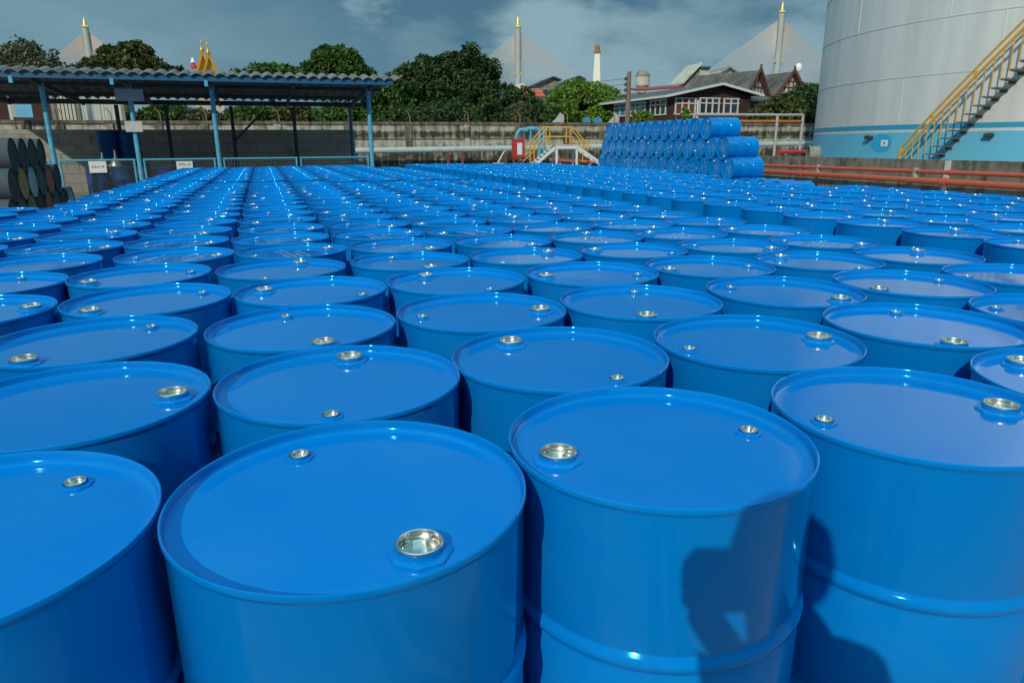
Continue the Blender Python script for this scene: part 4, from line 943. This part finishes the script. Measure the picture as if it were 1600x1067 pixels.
MB().lathe([((6.7+sl_*zg)*sx,0),(6.7*sx,zg),(4.9*sx,zm)], 4, rot=R(40)).build('shaft', mat('chimney_white', (.80,.77,.66), .7, noise=(.15,(.6,.56,.45),.4)), o)
MB().lathe([(5.2*sx,zm),(5.6*sx,zm+.6),(4.0*sx,zm+1.0),(4.2*sx,zm+2.2),(3.1*sx,zm+2.4),(3.3*sx,zt-.3),(1.4*sx,zt-.1),(0,zt+.5)], 8, rot=R(20)).build('crown', mat('chimney_top', (.30,.16,.06), .7), o, 30)

# utility pole
o = thing('utility_pole', 'thin concrete utility pole with insulators in front of the wooden house', 'pole', gp(979, 39)); g0 = gp(979, 39); zt = zat(979, 112.5, *g0.xy)
MB().tube([(0,0,0),(0,0,zt)], .16, 10, .11).build('pole', mat('pole_brown', (.22,.16,.13), .8, noise=(2,(.12,.09,.07),.6)), o, 50)
for k in range(4):
    z = zt-.35-k*.28; MB().lathe([(0,-.08),(.07,-.08),(.08,0),(.05,.08),(0,.08)], 10, o=(-.17,-.05,z)).build('insulator', DARKST, o, 40)
for k in range(4):
    z = zt-.35-k*.28; b = MB(); P0 = Vector((-.2,-.05,z)); P1 = Vector((-30,14,z+.9)); b.tube([P0.lerp(P1, t)-Vector((0,0,3.2*t*(1-t))) for t in [q/10. for q in range(11)]], .012, 4); b.build('cable', DARKST, o)

# ------------------------------------------------------------------ cable-stayed bridge towers
SHAFT = mat('pylon_concrete', (.42,.44,.41), .75, noise=(.05,(.3,.31,.29),.6)); CABM = mat('stay_cable_pink', (.60,.50,.44), .6)
PGOLD = mat('pylon_gold', (.85,.60,.15), .3, metal=.3); PBASE = mat('pylon_base', (.24,.23,.14), .8)
def pylon(label, Y, top, pyring, px, pyfan, nL, nR, pybase, hwid, cabs, cr):
    g0 = gp(px, Y, py=80); o = thing('bridge_pylon', label, 'bridge', g0, 0, 'cable-stayed bridge towers'); sx = Y/F_PX
    z = lambda py: zat(px, py, *g0.xy)
    zt, zr, zf, zb = z(top), z(pyring), z(pyfan), z(pybase)
    b = MB(); r0 = hwid*sx
    b.lathe([(r0*1.25,0),(r0*1.22,zb*.8),(r0*1.1,zb),(r0,zf),(r0*.95,zr)], 12); b.build('shaft', SHAFT, o, 50)
    for s in (-1, 1):
        b = MB(); n_ = 26
        for k in range(n_):
            zz = zf-(zf-zb)*.62*k/n_; b.box((s*r0*.98-.5*sx,-r0*.35,zz-.5),(s*r0*.98+.5*sx,r0*.35,zz+.35))
        b.build('anchor_strip', mat('anchor_grey', (.22,.22,.22), .7), o)
    MB().lathe([(r0*1.05,zr),(r0*1.3,zr+.6*sx),(r0*1.15,zr+1.6*sx),(r0*.8,zr+3*sx)], 16).build('gold_ring', PGOLD, o, 40)
    MB().lathe([(r0*.62,zr+3*sx),(r0*.45,zr+(zt-zr)*.6),(r0*.1,zt)], 12).build('spire', PGOLD, o, 50)
    for s in (-1, 1): MB().lathe([(0,-2.2*sx),(1.6*sx,-1.5*sx),(1.8*sx,1.2*sx),(0,2*sx)], 10, o=(s*r0*1.25,-r0,zb+1.5*sx)).build('gold_emblem', PGOLD, o, 50)
    zd = z(pybase)-18
    for s, sl, n_ in ((-1, nL, cabs), (1, nR, cabs)):
        for k in range(n_):
            t = (k+.5)/n_; zk = zf-(zf-zb)*.5*(1-t); xk = (zf-zd)/sl*(.08+.92*t); me_ = MB()
            me_.tube([(s*r0*.9,0,zk),(s*xk,s*xk*.25,zd)], cr, 4).build('stay_cable', CABM, o)
    return o
pylon('bridge tower with gold spire rising above the green trees at centre', 620, 26, 44, 809.5, 52, .80, .62, 118, 4.0, 30, .15)
pylon('bridge tower with gold spire on the right beside the silver tank', 560, 3, 21, 1216.5, 32, .65, .69, 98, 4.2, 34, .15)
pylon('leaning-looking bridge tower with gold spire at far left behind trees', 700, 28, 44, 139, 52, .78, .80, 96, 4.4, 34, .20)

# ------------------------------------------------------------------ trees and plants
BARK = mat('bark', (.12,.09,.065), .9, noise=(6,(.05,.04,.03),.7))
FD = foliage('mango_leaves', [(0,(.020,.042,.014)),(.45,(.036,.074,.020)),(.8,(.062,.115,.028)),(.97,(.10,.14,.035)),(1,(.17,.08,.03))])
FG = foliage('bright_leaves', [(0,(.07,.14,.012)),(.5,(.13,.26,.02)),(.85,(.21,.35,.03)),(1,(.28,.38,.05))])
FM = foliage('mid_leaves', [(0,(.030,.072,.015)),(.5,(.058,.125,.022)),(.85,(.10,.18,.03)),(1,(.16,.19,.05))])
FO = foliage('olive_leaves', [(0,(.03,.05,.012)),(.5,(.07,.09,.02)),(.85,(.12,.13,.03)),(1,(.18,.17,.05))])
FS = foliage('grey_leaves', [(0,(.06,.075,.04)),(.5,(.11,.125,.06)),(.9,(.17,.18,.09)),(1,(.24,.22,.14))])
def leaves(name, parent, clumps, per, size, m_, seed, droop=.35):
    rng = np.random.default_rng(seed); n = len(clumps)*per
    C_ = np.repeat(np.array([c[:3] for c in clumps]), per, 0); Rr = np.repeat(np.array([c[3] for c in clumps]), per)
    d = rng.normal(size=(n,3)); d /= np.linalg.norm(d, axis=1)[:,None]
    P_ = C_ + d*(Rr*rng.uniform(.35,1.05,n)**.6)[:,None]*np.array([1,1,.8])
    ax = d + rng.normal(size=(n,3))*.55; ax[:,2] -= droop; ax /= np.linalg.norm(ax, axis=1)[:,None]
    up = rng.normal(size=(n,3))+np.array([0,0,1.2]); sd = np.cross(ax, up); sd /= np.linalg.norm(sd, axis=1)[:,None]+1e-9
    nrm = np.cross(sd, ax)
    l = size*rng.uniform(.7,1.35,n)[:,None]; w = l*.27
    v = np.stack([P_-ax*l*.5, P_+sd*w+nrm*l*.06, P_+ax*l*.5-nrm*l*.08, P_-sd*w+nrm*l*.06], 1).reshape(-1,3)
    me_ = bpy.data.meshes.new(name); me_.vertices.add(4*n); me_.vertices.foreach_set('co', v.ravel())
    me_.loops.add(4*n); me_.loops.foreach_set('vertex_index', np.arange(4*n, dtype=np.int32)); me_.polygons.add(n)
    me_.polygons.foreach_set('loop_start', np.arange(0,4*n,4, dtype=np.int32)); me_.polygons.foreach_set('loop_total', np.full(n,4,dtype=np.int32))
    me_.materials.append(m_); me_.update(calc_edges=True); me_.validate()
    return link(name, me_, parent)
def tree(name, label, cat, box, Y, m_, seed, nc=70, per=130, leaf=.24, crs=.2, dens=1.0, depth=.8, trunk_r=.2, trunk_px=None, group=None, hollow=.45):
    """box = (px0, px1, py_top, py_bottom) of the crown in the photograph"""
    x0_, x1_, y0_, y1_ = box; pc = (x0_+x1_)/2; g0 = gp(trunk_px or pc, Y); o = thing(name, label, cat, g0, 0, group)
    c = at(pc, (y0_+y1_)/2, Y); rx = (x1_-x0_)/2*Y/F_PX; rz = (at(pc,y0_,Y).z-at(pc,y1_,Y).z)/2; ry = rx*depth
    c = c-Vector((g0.x, g0.y, 0)); rng = np.random.default_rng(seed); cl_ = []; r = crs*(rx*ry*max(rz,.3))**(1/3)
    lob = [(rng.normal(size=3)) for _ in range(7)]; lob = [l_/np.linalg.norm(l_) for l_ in lob]
    for i in range(nc):
        d = rng.normal(size=3); d /= np.linalg.norm(d)
        if d[2] < 0: d[0] *= 1.25; d[1] *= 1.25
        bulge = .70+.36*max(float(np.dot(d, l_))**3 for l_ in lob)
        k = rng.uniform(hollow, 1)**.5*bulge; rc = r*rng.uniform(.65,1.3)
        cl_.append((c.x+d[0]*(rx-rc*.6)*k, c.y+d[1]*(ry-rc*.6)*k, c.z+d[2]*(rz-rc*.5)*k, rc))
    b_ = MB(); tz = c.z-rz*.35
    b_.tube([(0,0,0),(c.x*.1+.05,0,tz*.5),(c.x*.6,c.y*.5,tz)], trunk_r, 9, trunk_r*.7)
    for q_ in cl_[::max(1, nc//16)]:
        mid_ = Vector((c.x*.6+(q_[0]-c.x*.6)*.45, q_[1]*.45, tz+(q_[2]-tz)*.35)); b_.tube([(c.x*.6,c.y*.5,tz-.05), mid_, (q_[0],q_[1],q_[2])], trunk_r*.45, 6, trunk_r*.1)
    b_.build('trunk', BARK, o, 60)
    leaves('crown', o, cl_, int(per*dens), leaf, m_, seed)
    return o
tree('mango_tree', 'big dark mango tree behind the boundary wall at centre left', 'tree', (608, 794, 70, 212), 40, FD, 1, nc=210, per=220, leaf=.22, crs=.20, trunk_r=.35, depth=.7)
tree('mango_tree', 'lower dark tree at the right end of the shed, left of the big mango', 'tree', (572, 652, 112, 210), 37, FM, 2, nc=80, per=170, leaf=.21, crs=.27)
tree('round_tree', 'bright green round tree right of the orange temple roof', 'tree', (846, 966, 111, 212), 56, FG, 3, nc=150, per=230, leaf=.25, crs=.24, depth=.9)
tree('shrub', 'tangled grey green shrubs below the orange temple roof', 'shrub', (782, 842, 160, 205), 38, FS, 4, nc=45, per=110, leaf=.2, crs=.3)
tree('shrub', 'mid green bush left of the bright round tree', 'shrub', (828, 892, 157, 208), 40, FM, 5, nc=55, per=120, leaf=.2, crs=.3)
tree('leafy_tree', 'green tree rising above the right half of the shed roof', 'tree', (470, 574, 66, 150), 36, FM, 6, nc=100, per=190, leaf=.2, crs=.25)
tree('slender_tree', 'loose sprig topped tree above the shed roof left of the green tree', 'tree', (376, 478, 95, 140), 36, FM, 7, nc=34, per=60, leaf=.24, crs=.26, hollow=.7)
tree('mango_tree', 'dark olive mango tree above the shed roof beside the left bridge tower', 'tree', (140, 262, 67, 150), 34, FO, 8, nc=95, per=150, leaf=.25, crs=.24)
tree('sparse_tree', 'sparse grey leaved tree above the left end of the shed roof', 'tree', (-12, 108, 56, 150), 36, FS, 9, nc=120, per=34, leaf=.2, crs=.2, hollow=.3)
tree('dark_tree', 'dark dense tree between the steep gables and the tank', 'tree', (1188, 1330, 118, 235), 42, FD, 10, nc=110, per=150, leaf=.26, crs=.24)
tree('olive_tree', 'lighter olive bushy tree in front of the steep gabled houses', 'tree', (1178, 1262, 147, 205), 39.5, FO, 11, nc=70, per=130, leaf=.24, crs=.26)
tree('dark_tree', 'dark backdrop tree peeping between the wooden house and round tree', 'tree', (900, 975, 150, 212), 62, FD, 12, nc=50, per=110, leaf=.28, crs=.28)
hedges = [((214,300,158,200),33,FM,'green shrubs behind the wall between second and third shed posts'),((290,350,168,196),33,FS,'low flowering shrub behind the wall left of third shed post'),((350,430,165,198),33.5,FM,'shrub behind the wall just right of the third shed post'),((420,500,160,198),33.5,FO,'yellowish shrub behind the wall at the middle of the gate'),((490,580,158,200),33.5,FM,'shrub behind the wall at the right end of the shed'),((640,800,152,212),37,FD,'dark undergrowth beneath the big mango tree')]
for i, (bx_, Y, m_, lab) in enumerate(hedges): tree('shrub', lab, 'shrub', bx_, Y, m_, 20+i, nc=45, per=100, leaf=.2, crs=.3, trunk_r=.06, group='shrubs behind the boundary wall')
small = [((986,1004,166,196),37.2,'young leafy plant beside the utility pole'),((999,1020,172,196),37.4,'small leafy plant above the pile below the third window'),((1064,1078,166,190),37.6,'small leafy plant before the red curtained window'),((828,844,160,196),33.5,'little palm like tuft above the wall below the temple')]
for i, (bx_, Y, lab) in enumerate(small): tree('young_plant', lab, 'plant', bx_, Y, FG if i < 3 else FD, 40+i, nc=9, per=26, leaf=.2, crs=.4, trunk_r=.03, group='young plants above the wall')
TARP = mat('blue_tarp', (.05,.20,.34), .6)
for (px, w, lab) in ((922, 7, 'left scrap of blue tarpaulin on the wall below the green tree'), (939, 8, 'right scrap of blue tarpaulin on the wall below the green tree')):
    p = w0+E1*WX(px)+E2*.4; o = thing('tarpaulin', lab, 'tarp', (p.x,p.y,zW-.1), E1A, 'blue tarpaulins on the wall'); sx = 33/F_PX
    MB().prism([(-w*sx,0,-.1),(w*sx,0,-.1),(w*.9*sx,.1,.25),(.1,.15,.38),(-w*.7*sx,.1,.28)], (0,.15,0)).build('sheet', TARP, o)
for (px, lab) in ((872, 'grey bird-like scrap of sheet on the wall above the yellow steps'), (957, 'grey scrap of sheet on the wall at the left end of the pile')):
    p = w0+E1*WX(px)+E2*.05; o = thing('sheet_scrap', lab, 'scrap', (p.x,p.y,zW), E1A, 'grey scraps on the wall')
    MB().prism([(-.3,0,.0),(.28,0,.0),(.3,.05,.3),(.12,.08,.42),(-.05,.05,.2)], (0,.04,0)).build('sheet', GALV, o)

# ------------------------------------------------------------------ the photographer, standing behind the camera; the shadow falls on the front drums
def skinned(name, verts, edges, radii, m_, parent=None, root=0, sub=2):
    me_ = bpy.data.meshes.new(name); me_.from_pydata(verts, edges, []); o_ = link(name, me_, parent); me_.materials.append(m_)
    md = o_.modifiers.new('skin', 'SKIN'); md.use_smooth_shade = True
    for v_, r_ in zip(me_.skin_vertices[0].data, radii): v_.radius = (r_, r_) if not isinstance(r_, tuple) else r_
    me_.skin_vertices[0].data[root].use_root = True
    o_.modifiers.new('sub', 'SUBSURF').levels = sub; o_.modifiers['sub'].render_levels = sub
    return o_
pl = Vector((.005, -.27, 0))
per = thing('person', 'person in dark shirt and trousers holding a camera at the front drums', 'person', pl)
SKIN = mat('skin', (.42,.24,.16), .55); SHIRT = mat('shirt', (.06,.07,.09), .85); TROU = mat('trousers', (.05,.05,.055), .85); HAIR = mat('hair', (.015,.012,.01), .6)
bv = [(0,0,.92),(0,.01,1.08),(0,.01,1.24),(0,0,1.33),(-.01,.01,1.39),(-.02,.03,1.51),(-.02,.035,1.59),
      (-.10,-.01,1.31),(-.01,.12,1.09),(.0,.15,1.22),(-.105,.19,1.385),(.14,-.01,1.31),(.20,.06,1.10),(.12,.17,1.30),(.055,.19,1.385),
      (-.09,0,.88),(-.10,.02,.49),(-.10,-.02,.09),(-.11,.11,.04),(.09,0,.88),(.11,.02,.49),(.12,-.02,.09),(.13,.11,.04)]
be = [(0,1),(1,2),(2,3),(3,4),(4,5),(5,6),(3,7),(7,8),(8,9),(9,10),(3,11),(11,12),(12,13),(13,14),(0,15),(15,16),(16,17),(17,18),(0,19),(19,20),(20,21),(21,22)]
br = [(.14,.10),(.13,.095),(.145,.10),(.11,.085),.052,(.075,.09),(.068,.085),.062,.046,.034,.03,.062,.046,.034,.03,.092,.06,.042,.035,.092,.06,.042,.035]
body = skinned('body', bv, be, br, SKIN, per)
tv = [(0,0,.90),(0,.01,1.08),(0,.01,1.24),(0,0,1.33),(-.005,.005,1.375),(-.10,-.01,1.315),(-.03,.09,1.14),(.14,-.01,1.315),(.195,.04,1.15)]
skinned('shirt', tv, [(0,1),(1,2),(2,3),(3,4),(3,5),(5,6),(3,7),(7,8)], [(.155,.115),(.145,.11),(.16,.115),(.125,.10),.066,.075,.062,.075,.062], SHIRT, per)
lv = [(0,0,.93),(-.09,0,.86),(-.10,.02,.49),(-.10,-.02,.12),(.09,0,.86),(.11,.02,.49),(.12,-.02,.12)]
skinned('trousers', lv, [(0,1),(1,2),(2,3),(0,4),(4,5),(5,6)], [(.15,.115),.105,.075,.065,.105,.075,.065], TROU, per)
MB().lathe([(0,.125),(.05,.118),(.085,.08),(.098,.02),(.094,-.03),(.085,-.05)], 20).build('hair', HAIR, per, 60, loc=(-.02,.015,1.555))
for sgn in (-1, 1):
    for k in range(4):
        z = 1.372+k*.019; L_ = (.8, 1., 1.05, .9)[k]
        skinned('finger', [(-.025+sgn*.088,.188,z+.006),(-.025+sgn*(.088-.004),.188+.040*L_,z+.008),(-.025+sgn*.062,.188+.050*L_,z+.008),(-.025+sgn*.045,.188+.040*L_,z+.006)], [(0,1),(1,2),(2,3)], [.0115,.011,.0105,.009], SKIN, body, 0, 1)
    skinned('thumb', [(-.025+sgn*.085,.182,1.385),(-.025+sgn*.065,.158,1.40),(-.025+sgn*.042,.152,1.41)], [(0,1),(1,2)], [.0115,.0105,.008], SKIN, body, 0, 1)
    MB().lathe([(0,-.02),(.014,-.01),(.014,.01),(0,.02)], 10).build('ear', SKIN, body, 60, loc=(-.02+sgn*.078,.035,1.545))
MB().tube([(-.02,.118,1.56),(-.02,.142,1.535),(-.02,.122,1.525)], .011, 8).build('nose', SKIN, body, 60)
hc = thing('handheld_camera', 'black camera held up by the person behind the front drums', 'camera', pl+Vector((0,0,0)))
MB().box((-.115,.165,1.375),(.043,.212,1.475)).build('camera_body', mat('cam_black', (.02,.02,.02), .5), hc, bevel=.008)
